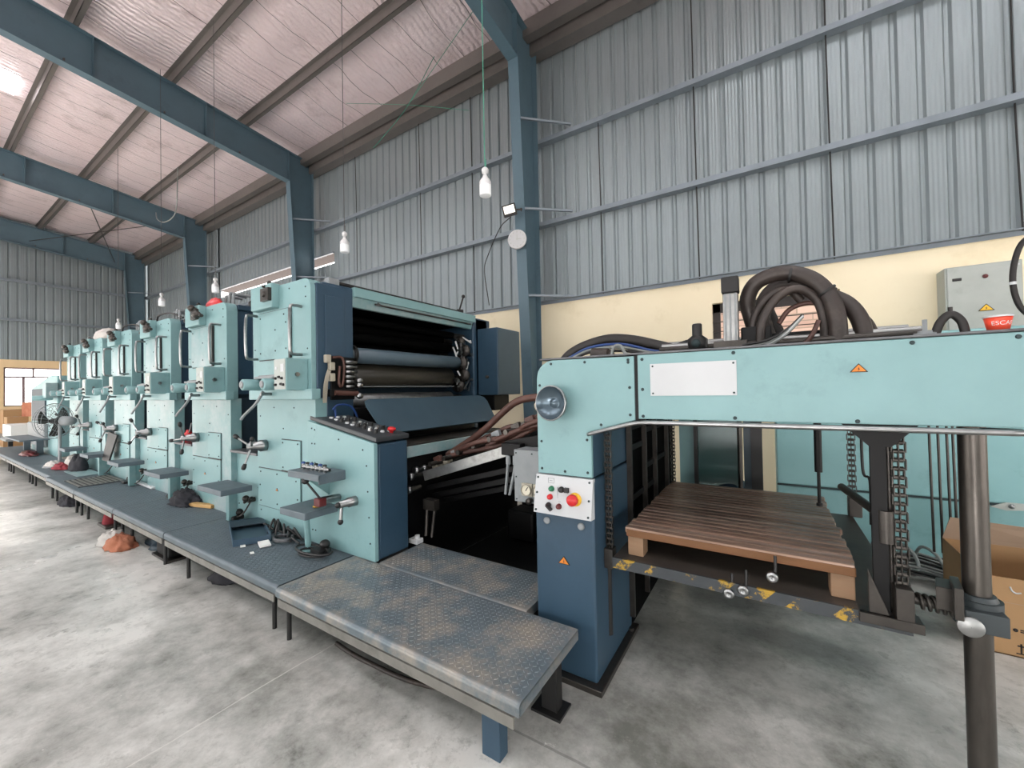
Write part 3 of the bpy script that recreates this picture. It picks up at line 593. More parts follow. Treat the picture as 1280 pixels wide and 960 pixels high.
# guard plate below the opening (its own lift-off sheet)
pts = [(FX+.16, 2.06, 1.435), (FX+.10, 2.02, 1.40), (FX+.42, 2.10, 1.20), (FX+.46, 2.16, 1.16), (FX+.46, 3.82, 1.16), (FX+.20, 3.72, 1.43), (FX+.155, 3.66, 1.445)]
A = V((FX+.155, 0, 1.44)); Bv = V((FX+.45, 0, 1.165)); poly = [(.0, 2.24), (.05, 2.19), (.20, 2.17), (.85, 2.16), (1., 2.20), (1., 3.72), (.25, 3.86), (.08, 3.86), (.0, 3.80)]
b = MB(); nrm = V((.68, 0, .73)); n = len(poly); P0 = [A.lerp(Bv, t)+V((0, y, 0)) for t, y in poly]
b.add(P0+[p-nrm*.012 for p in P0], [tuple(range(n)), tuple(reversed(range(n, 2*n)))]+[(k, n+k, n+(k+1) % n, (k+1) % n) for k in range(n)])
b.build('guard_plate', 'slate', u0)
# cyan delivery tray ahead of the opening
b = MB(); b.box(FX+.30, FX+.62, 2.20, 3.62, 1.06, 1.075); b.build('tray_top', 'steel', u0, .004)
MB().box(FX+.60, FX+.64, 2.2, 3.62, .975, 1.06).build('tray_front', 'cyanw', u0, .004)
MB().box(FX, FX+.60, 2.25, 3.9, .0, 1.05).build('tray_underside', 'oil', u0)
# ------------------------------------------------------------------ control desk
r = thing('control_desk', 'teal and dark blue control desk with push buttons beside the front printing unit', 'control desk', (-2.7, 2.0, PZ))
prof = [(-3.14, PZ), (-2.32, PZ), (-2.32, 1.14), (-3.13, 1.28)]
b = MB(); b.prism(prof, 'y', 1.83, 1.86); b.screws([(x, z) for x, z in ((-3.07, 1.22), (-3.03, 1.21), (-2.72, 1.15), (-2.44, 1.09), (-2.40, .98), (-2.39, .80), (-2.38, .62), (-2.37, .44), (-3.07, 1.1), (-3.03, 1.1), (-3.07, .95), (-3.03, .95), (-3.07, .62), (-3.03, .62), (-3.07, .42), (-3.03, .42))], 1.83)
b.build('side_panel', ['cyan', 'screw'], r, .006)
b = MB(); b.prism([(-3.04, PZ), (-2.325, PZ), (-2.325, 1.13), (-3.04, 1.26)], 'y', 1.86, 2.14); b.build('cabinet', 'blue', r, .006)
MB().box(-2.326, -2.318, 1.875, 2.13, PZ+.01, 1.12).build('end_panel', 'blue', r, .003)
sl = V((.81, 0, -.14)).normalized(); nn = V((.14, 0, .81)).normalized()
tp = MB().obox((-2.72, 2.0, 1.232), sl*.41, (0, .155, 0), nn*.018).build('top_panel', 'desktop', r, .008)
rg = random.Random(4)
for a in range(9):
    for c_ in range(3):
        p = V((-2.98+.068*a, 1.94+.06*c_, 0)); p.z = 1.249-(p.x+2.72)*.1728
        k = rg.random()
        q = MB().cyl(p, p+nn*(.012 if k < .6 else .025), .017, .014, 10)
        if k > .6: q.cyl(p+nn*.025, p+nn*.03+V((.02, 0, 0)), .006, n=6)
        q.build('push_button', 'white' if k < .25 else 'boxgrey' if k < .5 else ('chrome' if k < .75 else 'black'), tp)
p = V((-2.385, 2.04, 1.195)); MB().lathe(p, nn, [(0,.014),(.02,.014),(.02,.03),(.035,.03),(.042,.022),(.043,.001)], 16).build('emergency_button', 'red', tp)
sh = MB().box(-3.04, -2.64, 1.62, 1.83, .915, .93).box(-3.04, -2.64, 1.62, 1.632, .88, .92).box(-2.652, -2.64, 1.62, 1.83, .86, .92).build('side_shelf', 'treadb', r, .005)
MB().prism([(1.83, .93), (1.66, .92), (1.67, .86), (1.74, .80), (1.83, .72)], 'x', -2.85, -2.84).build('shelf_bracket', 'cyan', sh)
for k in range(6):
    x = -2.97+.055*k
    v = MB().lathe((x, 1.70, .95), (1, .1, 0), [(0,.001),(0,.016),(.02,.018),(.03,.012),(.05,.012)], 10).cyl((x, 1.70, .95), (x, 1.70, .975), .010, n=8).cyl((x-.0, 1.70, .93), (x, 1.70, .95), .012, n=8).build('shelf_valve', 'chrome', sh)
    MB().lathe((x, 1.70, .972), (0,0,1), [(0,.014),(.012,.015),(.016,.001)], 10).build('valve_cap', ['bluecord', 'black'][k % 2], v)
hl = MB().cyl((-2.72, 1.83, .72), (-2.74, 1.70, .72), .026, .03, 14).build('ball_lever', 'chrome', r)
MB().cyl((-2.73, 1.70, .72), (-2.83, 1.64, .86), .008, n=8).ball((-2.835, 1.637, .868), .026).build('lever_arm', 'black', hl)
MB().obox((-2.74, 1.69, .715), (.035, 0, 0), (0, .03, 0), (0, 0, .03)).build('lever_hub', 'dkred', hl, .008)
h2 = MB().lathe((-2.53, 1.83, .72), (0,-1,0), [(0,.035),(.06,.035),(.065,.026),(.13,.024),(.132,.001)], 14).cyl((-2.53, 1.72, .72), (-2.53, 1.71, .61), .012, n=8).build('cross_handle', 'chrome', r)
MB().ball((-2.53, 1.708, .60), .02).ball((-2.53, 1.69, .72), .02).build('handle_knob', 'black', h2)
tag(MB().lathe((-2.83, 1.72, .66), (0,0,1), [(0,.001),(0,.03),(.01,.03),(.012,.022),(.012,.001)], 16).build('brass_disc', 'brass'), 'small round brass disc lying on the step plate beside the control desk', 'disc')
# ------------------------------------------------------------------ feeder at the far end
r = thing('feeder', 'pale teal sheet feeder with slanted hood and dark blue window at the far end', 'feeder', (-13.4, 2.6, 0))
MB().prism([(-14.7, .3), (-12.05, .3), (-12.05, 1.95), (-12.6, 1.97), (-13.3, 1.90), (-14.7, 1.72)], 'y', 1.86, 3.9).build('body', 'cyan', r, .02)
MB().box(-14.45, -13.05, 1.835, 1.87, .98, 1.70).build('dark_window', 'bluein', r, .01)
MB().box(-14.7, -12.9, 1.80, 1.87, .45, .95).build('lower_skirt', 'greysteel', r, .02)
MB().box(-12.3, -12.0, 1.70, 1.87, 1.5, 1.80).build('junction_box', 'cyand', r, .01)
MB().lathe((-12.3, 1.84, 1.5), (0,-1,0), [(0,.04),(.05,.05),(.28,.05),(.285,.001)], 14).build('register_motor', 'cyan', r)
MB().box(-14.6, -12.7, 1.45, 1.86, .62, .65).box(-13.0, -12.9, 1.7, 1.8, PZ, .62).box(-14.4, -14.3, 1.7, 1.8, PZ, .62).build('step_plate', 'treadb', r, .004)
b = MB()
for k in range(4): b.tube([(-12.3+.12*k, 2.2, 1.95), (-12.3+.12*k, 2.2, 2.2)], .02, 6, 1)
b.build('pipe_cluster', 'greysteel', r)
# ------------------------------------------------------------------ walkway
def lozenges(b, x0, x1, y0, y1, z, s=.0245):
    nx, ny = int((x1-x0)/s), int((y1-y0)/s)
    for i in range(nx):
        for j in range(ny):
            x, y = x0+(i+.5)*s, y0+(j+.5)*s; a = (PI/4 if (i+j) % 2 else -PI/4); c_, s_ = math.cos(a), math.sin(a); L_, W_ = .0105, .0036
            P = [(x+u*c_-w*s_, y+u*s_+w*c_) for u, w in ((-L_, 0), (0, -W_), (L_, 0), (0, W_))]; Q = [(x+u*c_-w*s_, y+u*s_+w*c_) for u, w in ((-L_*.6, 0), (0, -W_*.5), (L_*.6, 0), (0, W_*.5))]
            b.add([(p[0], p[1], z) for p in P]+[(q[0], q[1], z+.0022) for q in Q], [(0,1,5,4),(1,2,6,5),(2,3,7,6),(3,0,4,7),(4,5,6,7)])
def platform(x0, x1, y0, y1, label, fine=True, legs=(), m='tread', grate=False):
    r = thing('walkway_platform', label, 'platform', ((x0+x1)/2, (y0+y1)/2, 0), 'raised walkway along the press')
    b = MB(); g = .006; R = .022
    prof = [(y1, PZ-.004), (y0+R, PZ-.004)]+[(y0+R-R*math.sin(a), PZ-.004-R+R*math.cos(a)) for a in (k*PI/12 for k in range(1, 7))]+[(y0, PZ-.055), (y0+.006, PZ-.055), (y0+.006, PZ-R-.004), (y0+R, PZ-.012), (y1, PZ-.012)]
    b.prism([(y, z) for y, z in prof], 'x', x0+g, x1-g)
    b.box(x1-g-.006, x1-g, y0+.01, y1, PZ-.055, PZ-.008)
    if fine: lozenges(b, x0+.02, x1-.02, y0+.03, y1-.01, PZ-.0042)
    b.build('tread_plate', m, r)
    MB().box(x0+.04, x1-.03, y0-.004, y0+.004, PZ-.105, PZ-.060).box(x0+.04, x1-.03, y0+.004, y0+.05, PZ-.068, PZ-.060).build('edge_angle', 'skirt', r)
    MB().box(x0+.05, x1-.05, y1-.05, y1-.044, PZ-.09, PZ-.012).box(x0+.05, x0+.056, y0+.03, y1-.05, PZ-.08, PZ-.012).box(x1-.056, x1-.05, y0+.03, y1-.05, PZ-.08, PZ-.012).build('under_frame', 'edge', r)
    for x in legs:
        MB().cyl((x, y0+.05, 0), (x, y0+.05, PZ-.06), .014, n=8).build('leg', 'black', r)
        MB().cyl((x, y1-.06, 0), (x, y1-.06, PZ-.06), .014, n=8).build('leg', 'black', r)
    return r
YE = 1.297
r = platform(-2.566, -.81, 1.283, 1.838, 'nearest walkway platform, dusty checker plate in front of the delivery', legs=(-2.50,))
MB().box(-1.03, -.94, 1.33, 1.39, 0, PZ-.055).build('leg', 'blue', r, .004)
q = MB().box(-.93, -.85, 1.66, 1.72, .012, PZ-.06).build('leg', 'black', r, .003); MB().box(-.97, -.82, 1.63, 1.75, 0, .012).build('foot_plate', 'black', q)
r = platform(-2.31, -1.11, 1.842, 2.26, 'checker plate platform between the control desk and the delivery column', legs=(-2.2, -1.3))
MB().box(-1.16, -1.12, 1.86, 1.92, PZ-.06, PZ-.012).build('end_clip', 'edge', r)
platform(-4.436, -2.572, YE, 1.845, 'second walkway platform, in front of the control desk and front unit', legs=(-4.05, -2.70), m='treadb')
WL = [(-5.871, -4.44, 'third walkway platform, before the second printing unit, rag on the floor at its edge'), (-7.5, -5.875, 'walkway platform before the third printing unit, red jack under it'), (-9.166, -7.504, 'walkway platform before the fourth and fifth units, carrying the bar grating'), (-11.0, -9.17, 'walkway platform under the pedestal fan'), (-13.2, -11.0, 'walkway platform beyond the fan, before the feeder'), (-15.8, -13.2, 'furthest walkway platform at the end of the feeder')]
for x0, x1, l in WL: platform(x0, x1, YE+(.0 if x0 > -10 else .04), 1.845, l, fine=x0 > -7.6, legs=(x0+.12, x0+.42, x1-.12), m='treadb')
# ------------------------------------------------------------------ delivery
D = thing('delivery_unit', 'teal delivery unit with blank white plate, round lamp and long beam over the wooden pallet', 'delivery unit', (-.2, 2.5, 0))
YF = 1.903
col = MB().box(-1.08, -.745, YF, 2.50, .03, 1.04).build('column', 'blue', D, .012, 3)
MB().box(-1.10, -.71, 1.865, 2.53, 0, .03).cyl((-.735, 2.44, .03), (-.735, 2.44, .045), .018, n=6).build('foot_plate', 'steel', D, .004)
for x in (-1.01, -.815): MB().lathe((x, YF, .80), (0,-1,0), [(0,.018),(.008,.018),(.009,.010),(.006,.001)], 14).build('cam_lock', 'greysteel', col)
warn((-.915, YF-.001, .605), (1,0,0), (0,0,1), .034, 'warning_label', col)
pn = MB().hexa([(-1.075, 1.872, .845), (-.75, 1.872, .845), (-.745, 1.92, .845), (-1.08, 1.92, .845), (-1.062, 1.888, 1.045), (-.742, 1.888, 1.045), (-.745, 1.92, 1.045), (-1.065, 1.92, 1.045)])
pn.k = 1
def PP(x, z, d=0): return (x, 1.872+(z-.845)*.08-d, z)
for x, z in ((-1.06, .86), (-.765, .86), (-1.05, 1.03), (-.76, 1.03), (-1.055, .95), (-.762, .94)): pn.cyl(PP(x, z), PP(x, z, .004), .006, n=6)
pn.k = 2
for (x0, x1, z0, z1) in ((-.99, -.955, 1.006, 1.008), (-.99, -.955, 1.03, 1.032), (-.99, -.988, 1.006, 1.032), (-.956, -.954, 1.006, 1.032), (-.982, -.965, 1.017, 1.020), (-.935, -.933, .90, .99), (-.93, -.915, .915, .917)): pn.box(x0, x1, PP(0, (z0+z1)/2, .001)[1], PP(0, (z0+z1)/2)[1]+.003, z0, z1)
pn = pn.build('operating_panel', ['white', 'screw', 'greysteel'], D)
def btn(x, z, mt, r, h=.018, nm='push_button'): return MB().lathe(PP(x, z), (0, -1, .08), [(0, r*1.15), (.005, r*1.15), (.006, r), (h, r*.95), (h+.003, r*.7), (h+.004, .001)], 14).build(nm, mt, pn)
lab(btn(-.968, .978, 'green', .013), 'green push button'); lab(btn(-.976, .935, 'red', .013), 'red push button'); lab(btn(-.924, .893, 'dkred', .013), 'dark red push button')
btn(-.984, .892, 'black', .013); MB().obox(PP(-.972, .885, .022), (.014, 0, -.012), (0, .012, 0), (.003, 0, .004)).build('switch_lever', 'black', pn)
btn(-.911, .979, 'black', .014); MB().box(-.893, -.870, 1.868, 1.884, .968, .992).build('switch_plate', 'black', pn)
em = MB().lathe(PP(-.835, .939), (0,-1,.08), [(0,.034),(.004,.034),(.005,.016)], 20).build('emergency_collar', 'yellow', pn)
MB().lathe(PP(-.838, .939, .004), (0,-1,.08), [(0,.015),(.016,.017),(.02,.029),(.036,.029),(.044,.02),(.046,.001)], 20).build('emergency_button', 'red', em)
# head housing and beam
hp = [(-1.058, 1.05), (-.752, 1.05), (-.752, 1.283), (-.532, 1.345), (-.532, 1.648)]+[(-1.058+.10-.10*math.sin(a), 1.652-.10+.10*math.cos(a)) for a in (k*PI/14 for k in range(8))]
b = MB(); b.prism(hp, 'y', YF, YF+.02)
b.screws([(x, z) for x, z in ((-1.04, 1.52), (-.97, 1.632), (-.78, 1.632), (-.56, 1.632), (-.56, 1.62), (-.555, 1.5), (-.555, 1.37), (-.70, 1.318), (-.775, 1.24), (-.775, 1.075), (-.90, 1.07), (-1.035, 1.075), (-1.035, 1.22), (-1.035, 1.38))], YF, .0085)
b.build('head_panel', ['cyan', 'screw'], D, .003)
b = MB(); b.prism([(x+.006 if x < -1 else x, z-.006 if z > 1.6 else z) for x, z in hp], 'y', YF+.022, 2.5); b.build('head_housing', 'blue', D)
b = MB(); b.box(-.516, .98, YF, YF+.02, 1.352, 1.652)
b.screws([(x, z) for x, z in ((-.495, 1.63), (-.495, 1.49), (-.495, 1.365), (-.12, 1.637), (.42, 1.637), (-.12, 1.365), (.27, 1.362), (.66, 1.637), (.9, 1.5))], YF, .009)
bm = b.build('beam_panel', ['cyan', 'screw'], D, .004)
warn((.277, YF-.001, 1.553), (1,0,0), (0,0,1), .026, 'warning_label', bm)
b = MB(); b.box(-.458, -.110, YF-.004, YF, 1.460, 1.606); b.screws([(x, z) for x in (-.447, -.121) for z in (1.471, 1.595)], YF-.004, .005)
lab(b.build('blank_plate', ['white', 'screw'], bm), 'blank white plate')
MB().box(-.531, -.517, YF+.004, YF+.3, 1.345, 1.655).build('seam_strip', 'oil', D)
MB().box(-.53, .98, YF+.022, 2.12, 1.36, 1.645).build('beam', 'oil', D)
MB().box(-1.04, .99, YF-.004, 2.30, 1.653, 1.663).build('top_edge', 'edge', D, .003)
MB().box(-1.04, .99, 2.30, 3.95, 1.640, 1.655).build('top_plate', 'oil', D)
lp = MB().lathe((-.933, YF, 1.425), (-.08,-1,.04), [(0,.05),(.02,.055),(.05,.085),(.075,.092),(.08,.09),(.08,.086)], 28).build('round_lamp', 'chrome', D)
MB().lathe((-.933, YF, 1.425), (-.08,-1,.04), [(.079,.086),(.06,.075),(.045,.055),(.035,.03),(.034,.026),(.046,.022),(.05,.001)], 28).build('reflector', 'lens', lp)
MB().tube([(-.765, 1.93, 1.268), (-.757, 1.885, 1.272), (-.70, 1.882, 1.288), (-.56, 1.882, 1.326), (-.50, 1.882, 1.336), (-.40, 1.882, 1.338), (.0, 1.882, 1.338), (.56, 1.882, 1.338), (.64, 1.884, 1.338), (.665, 1.90, 1.338), (.64, 1.925, 1.338), (.58, 1.935, 1.338)], .0105, 10, 4).build('guard_rail', 'chrome', D)
# far side of the delivery frame
MB().box(-.70, -.575, 3.93, 3.96, .20, 1.63).build('far_side_plate', 'cyan', D)
MB().box(-.575, -.545, 3.90, 3.96, 0, 1.64).build('far_post', 'black', D); MB().box(-.135, -.055, 3.88, 3.98, 0, 1.64).build('far_post', 'black', D)
MB().box(-.545, -.20, 3.94, 3.95, .15, 1.63).build('sliding_guard', 'teal_glass', D)
MB().cyl((-.215, 3.88, .1), (-.215, 3.88, 1.64), .018, n=10).build('guide_rod', 'steel', D)
MB().box(-.19, -.135, 3.95, 3.96, .15, 1.63).build('far_side_plate', 'slate', D)
q = MB().lathe((-.30, 4.05, .62), (0,0,1), [(-.30,.001),(-.30,.17),(-.05,.17),(.0,.15),(.05,.09),(.06,.001)], 20).build('blower_housing', 'blue', D)
MB().box(-.05, .98, 3.92, 3.96, 1.45, 1.64).build('far_beam', 'oil', D)
# press side of the pile bay
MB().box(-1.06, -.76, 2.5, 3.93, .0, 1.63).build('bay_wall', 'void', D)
for y in (2.47, 2.82, 3.12, 3.52): MB().box(-.745, -.715, y-.012, y+.012, .1, 1.63).build('upright_bar', 'steel', D)
for y0, y1, z in ((2.5, 2.8, 1.25), (2.5, 2.8, 1.12), (2.86, 3.5, 1.2), (2.86, 3.5, .95), (2.5, 3.1, .80), (3.1, 3.5, 1.35)): MB().box(-.758, -.735, y0, y1, z-.02, z+.02).build('cross_bar', 'oil', D, .004)
MB().cyl((-.75, 2.10, .18), (-.75, 2.10, .70), .02, n=10).build('foot_rod', 'black', D)
def chain(x, y, z0, z1, s=1., name='lift_chain'):
    b = MB(); p = .026*s; k = 0; z = z0
    while z < z1:
        w = .012*s if k % 2 else .016*s
        for dx in (-w, 0, w): b.box(x+dx-.0015, x+dx+.0015, y-.009*s, y+.009*s, z-.003, z+p*1.12)
        b.mi(1)
        for dx in (-.006*s, .006*s): b.cyl((x+dx-.005*s, y, z), (x+dx+.005*s, y, z), .007*s, n=8)
        b.mi(0); z += p; k += 1
    return b.build(name, ['steel', 'pole'], D)
chain(-.722, 2.06, .62, 1.33, 1.1); chain(-.715, 3.7, .62, 1.45, 1.1); chain(.400, 2.03, .66, 1.36, 1.25); chain(.445, 3.40, .66, 1.45, 1.3)
MB().box(-.745, -.70, 2.03, 2.09, .56, .66).build('chain_anchor', 'steel', D)
# pile lift
lf = MB().box(-.69, .445, 2.01, 3.42, .600, .635).build('lift_plate', 'lift', D, .004)
MB().box(-.69, .42, 1.997, 2.010, .585, .637).build('hazard_edge', 'hazard', lf)
hf = MB().box(.318, .366, 2.02, 2.032, .635, 1.36).build('hanger_bar', 'oil', D, .003)
MB().prism([(.22, 1.36), (.47, 1.36), (.44, 1.325), (.38, 1.26), (.318, 1.26), (.25, 1.33)], 'y', 2.018, 2.034).build('hanger_gusset', 'oil', hf)
MB().cyl((.378, 2.06, .64), (.378, 2.06, 1.36), .013, n=10).build('spindle', 'steel', D)
b = MB(); b.prism([(.30, .637), (.36, .637), (.30, .80)], 'y', 2.0, 2.012); b.box(.27, .45, 1.985, 2.06, .600, .637); b.box(.375, .425, 1.99, 2.07, .63, .75); b.build('corner_bracket', 'steel', D, .004)
MB().cyl((.37, 2.04, .98), (.30, 2.6, .98), .018, n=10).cyl((.36, 2.03, .90), (.36, 2.03, 1.02), .025, n=10).build('cross_shaft', 'steel', D)
for k, (x, y) in enumerate(((.455, 3.4),)): MB().box(x-.035, x+.035, y-.03, y+.03, .636, .76).build('chain_anchor', 'steel', D, .006)
MB().tube([(.50, 3.4, 1.45), (.50, 3.4, .95), (.53, 3.38, .88), (.53, 3.38, .60)], .008, 6).build('guide_wire', 'black', D)
MB().cyl((.22, 2.75, 1.02), (.22, 2.75, 1.45), .018, n=10).cyl((.22, 2.75, .84), (.22, 2.75, 1.02), .008, n=8).cyl((.22, 2.75, .835), (.22, 2.75, .85), .014, n=8).box(.14, .30, 2.70, 2.80, 1.42, 1.45).build('side_jogger', 'oil', D)
sp = MB().cyl((.40, 2.03, .708), (.575, 2.05, .690), .016, n=10).build('worm_shaft', 'steel', D)
b = MB(); pts = []
for k in range(73):
    a = k*PI/6; t = k/72; pts.append((.44+.115*t, 2.034+.024*math.cos(a)+.012*t, .704-.012*t+.024*math.sin(a)))
MB().tube(pts, .006, 6, 1).build('coil_spring', 'steel', sp)
po = MB().cyl((.605, 2.085, 0), (.605, 2.085, 1.36), .036, n=24).build('support_pole', 'pole', D)
b = MB(); b.cyl((.605, 2.085, .64), (.605, 2.085, .735), .062, n=24); b.box(.55, .655, 2.0, 2.085, .645, .715); b.cyl((.605, 2.085, .735), (.605, 2.085, .75), .052, .046, n=24); b.build('pole_clamp', 'clampgrey', po, .004)
lab(MB().lathe((.562, 2.01, .663), (0,-1,0), [(0,.03),(.01,.034),(.018,.034),(.02,.032),(.021,.001)], 26).build('clamp_disc', 'alu', po), 'pale round disc')
MB().obox((.525, 2.06, .735), (.012, .05, 0), (.03, 0, 0), (0, 0, .04)).obox((.54, 2.03, .74), (.010, .06, 0), (.012, 0, 0), (0, 0, .055)).build('clamp_jaw', 'steel', po, .004)
for x, y, z in ((-.167, 2.0, .59), (-.112, 2.0, .618), (-.005, 2.0, .700)):
    q = MB().lathe((x, y, z), (0,-1,0), [(-.01,.012),(0,.022),(.014,.022),(.018,.017),(.018,.010),(.012,.001)], 16).build('star_valve', 'chrome', lf)
    MB().tube([(x+.006, y+.005, z), (x+.012, y+.008, z+.03), (x+.012, y+.02, z+.08)], .006, 6).build('valve_stem', 'black', q)
# grippers, hoses and rails between press and delivery
def railbar(name, p, q, w, h, m): return MB().bar(p, q, w, h).build(name, m, D, .003)
railbar('aluminium_rail', (-2.36, 2.35, .815), (-1.54, 2.33, 1.075), .02, .075, 'alu')
railbar('rail_extension', (-1.54, 2.33, 1.11), (-1.09, 2.30, 1.20), .04, .07, 'oil')
for y, z, m in ((2.5, .62, 'oil'), (2.62, .55, 'oil'), (3.7, .80, 'oil'), (2.42, .70, 'oil')): railbar('lower_rail', (-2.40, y, z), (-1.09, y, z+.36), .04, .04, m)
for k, (y, dz) in enumerate(((2.62, 0), (2.95, .02), (3.25, 0), (3.6, .02))): railbar('gripper_bar_support', (-2.40, y, .84+dz), (-1.09, y, 1.30+dz), .025, .04, 'oil')
for k in range(9):
    t = k/8; x = -2.35+1.2*t; z = .90+.47*t
    q = MB().cyl((x, 2.40, z), (x, 3.70, z), .020, n=10).build('gripper_shaft', 'pole' if k % 2 else 'steel', D)
    for j in range(4): MB().obox((x, 2.5+.33*j+.05*(k % 2), z+.03), (.035, 0, .014), (0, .018, 0), (-.008, 0, .022)).build('gripper', ['hose', 'greysteel', 'steel'][(k+j) % 3], q, .004)
HP = [[(-2.33, 2.6, .90), (-1.98, 2.6, 1.10), (-1.667, 2.6, 1.335), (-1.50, 2.6, 1.385), (-1.38, 2.58, 1.39), (-1.1, 2.56, 1.40)],
      [(-2.2, 2.5, .92), (-1.9, 2.55, 1.0), (-1.6, 2.6, 1.14), (-1.3, 2.6, 1.30), (-1.08, 2.6, 1.34)],
      [(-2.0, 2.7, 1.0), (-1.7, 2.75, 1.1), (-1.45, 2.7, 1.24), (-1.2, 2.72, 1.34), (-1.05, 2.7, 1.38)],
      [(-2.1, 2.45, .95), (-1.75, 2.5, 1.02), (-1.5, 2.45, 1.12), (-1.3, 2.48, 1.22), (-1.08, 2.5, 1.26)],
      [(-1.9, 3.0, 1.05), (-1.6, 3.0, 1.18), (-1.4, 2.95, 1.3), (-1.1, 2.9, 1.42)],
      [(-2.25, 2.8, .96), (-2.0, 2.85, 1.08), (-1.7, 2.8, 1.16), (-1.45, 2.85, 1.30), (-1.2, 2.8, 1.36), (-1.07, 2.8, 1.42)],
      [(-2.3, 3.2, .98), (-2.0, 3.15, 1.10), (-1.75, 3.2, 1.16), (-1.5, 3.15, 1.30), (-1.1, 3.2, 1.42)],
      [(-2.1, 2.44, .97), (-1.85, 2.40, 1.06), (-1.6, 2.46, 1.11), (-1.4, 2.40, 1.21), (-1.07, 2.44, 1.30)],
      [(-1.95, 2.62, 1.04), (-1.7, 2.58, 1.16), (-1.55, 2.64, 1.18), (-1.3, 2.6, 1.32), (-1.07, 2.62, 1.36)],
      [(-2.2, 3.4, 1.0), (-1.8, 3.45, 1.18), (-1.5, 3.4, 1.28), (-1.1, 3.4, 1.46)],
      [(-1.7, 2.42, 1.08), (-1.5, 2.42, 1.16), (-1.35, 2.42, 1.2), (-1.08, 2.42, 1.25)]]
for k, p in enumerate(HP): MB().tube([(a_, b_, c_+.05) for a_, b_, c_ in p], .028 if k == 0 else .019, 10).build('air_hose', 'hose', D)
for p in ((-2.32, 2.58, .905), (-2.36, 2.5, .88), (-1.42, 2.6, 1.375), (-1.30, 2.58, 1.37)):
    MB().lathe(p, (.8, 0, .3), [(-.03,.036),(-.02,.04),(.02,.04),(.03,.036)], 12).obox((p[0], p[1], p[2]-.05), (.015,0,0), (0,.02,0), (0,0,.05)).build('hose_clip', 'flap', D)
for y, z in ((2.36, .86), (2.30, .82), (2.28, .72), (2.45, .86)): MB().lathe((-2.42, y-.06, z), (0,1,0), [(0,.001),(0,.03),(.03,.032),(.035,.02),(.14,.02)], 12).build('bearing_cap', 'chrome', D)
MB().cyl((-2.30, 2.30, .36), (-2.32, 2.34, .64), .014, n=8).cyl((-2.24, 2.30, .36), (-2.23, 2.34, .64), .012, n=8).obox((-2.28, 2.34, .60), (.06,0,0), (0,.03,0), (0,0,.04)).build('linkage_rods', 'steel', D)
gb = MB().box(-1.37, -1.082, 2.15, 2.32, .795, 1.12).screws([(x, z) for x in (-1.355, -1.24, -1.1) for z in (.81, 1.10)]+[(-1.355, .95)], 2.15, .006).build('gauge_box', ['greysteel', 'screw'], D, .004)
for x in (-1.272, -1.188):
    q = MB().box(x-.038, x+.038, 2.135, 2.15, .84, .918).lathe((x, 2.136, .879), (0,-1,0), [(0,.036),(.015,.036),(.017,.031),(.010,.030)], 20).build('pressure_gauge', 'flap', gb, .004)
    MB().lathe((x, 2.136, .879), (0,-1,0), [(.009,.031),(.0095,.001)], 20).build('gauge_face', 'gauge', q); MB().obox((x+.006, 2.125, .887), (.008, 0, .012), (0, .001, 0), (.002, 0, -.0013)).build('needle', 'blackink', q)
MB().lathe((-1.25, 2.14, .815), (0,-1,0), [(-.01,.014),(.01,.014),(.012,.02),(.03,.018),(.031,.001)], 12).build('regulator_knob', 'steel', gb)
for dx in (0, .055): MB().tube([(-1.485+dx, 2.26, 1.10), (-1.485+dx, 2.25, .98), (-1.50+dx*.6, 2.24, .80)], .010, 8).cyl((-1.485+dx, 2.26, 1.0), (-1.485+dx, 2.26, 1.12), .018, n=8).build('hand_lever', 'greysteel', D)
MB().box(-1.53, -1.38, 2.24, 2.34, 1.06, 1.14).build('lever_block', 'oil', D, .006)
MB().box(-2.40, -1.09, 2.28, 3.95, .0, .03).build('oil_tray', 'oil', D); MB().box(-2.40, -1.07, 3.92, 3.96, .03, .86).build('pit_shade_plate', 'oil', D); MB().box(-2.2, -1.9, 3.3, 3.55, .03, .32).build('pit_motor', 'oil', D, .03)  # near-black colour stands for shade in the pit; upright plate added to darken it
# fittings on top of the beam
ac = MB().box(-.185, -.118, 2.27, 2.335, 1.70, 1.965).build('air_cylinder', 'alu', D, .008)
for dx in (-.022, 0, .022): MB().box(-.152+dx-.004, -.152+dx+.004, 2.266, 2.272, 1.71, 1.96).build('groove', 'greysteel', ac)
MB().box(-.19, -.113, 2.262, 2.342, 1.965, 2.045).build('end_cap', 'black', ac, .006); MB().box(-.23, -.08, 2.26, 2.34, 1.655, 1.725).build('base_block', 'steel', ac, .006)
rgx = MB().lathe((-.307, 2.28, 1.66), (0,0,1), [(0,.03),(.03,.03),(.04,.045),(.085,.048),(.10,.03),(.105,.024),(.16,.024),(.165,.02),(.166,.001)], 16).box(-.35, -.26, 2.26, 2.30, 1.70, 1.745).build('air_regulator', 'black', D)
MB().lathe((-.307, 2.235, 1.72), (0,-1,0), [(0,.022),(.006,.022),(.007,.001)], 16).build('small_gauge', 'screw', rgx)
MB().tube([(-1.20, 2.5, 1.66), (-1.12, 2.5, 1.735), (-1.0, 2.5, 1.785), (-.85, 2.5, 1.81), (-.70, 2.5, 1.79), (-.55, 2.5, 1.745), (-.42, 2.5, 1.70)], .034, 12).build('duct_hose', 'rubber', D)
for k in range(3): MB().tube([(-1.1, 2.42, 1.70-.01*k), (-.95, 2.42, 1.76-.015*k), (-.75, 2.42, 1.765-.02*k), (-.55, 2.42, 1.71-.006*k), (-.38, 2.40, 1.71+.02*k), (-.30, 2.38, 1.74)], .009, 6).build('air_line', ['bluecord', 'cablew', 'black'][k], D)
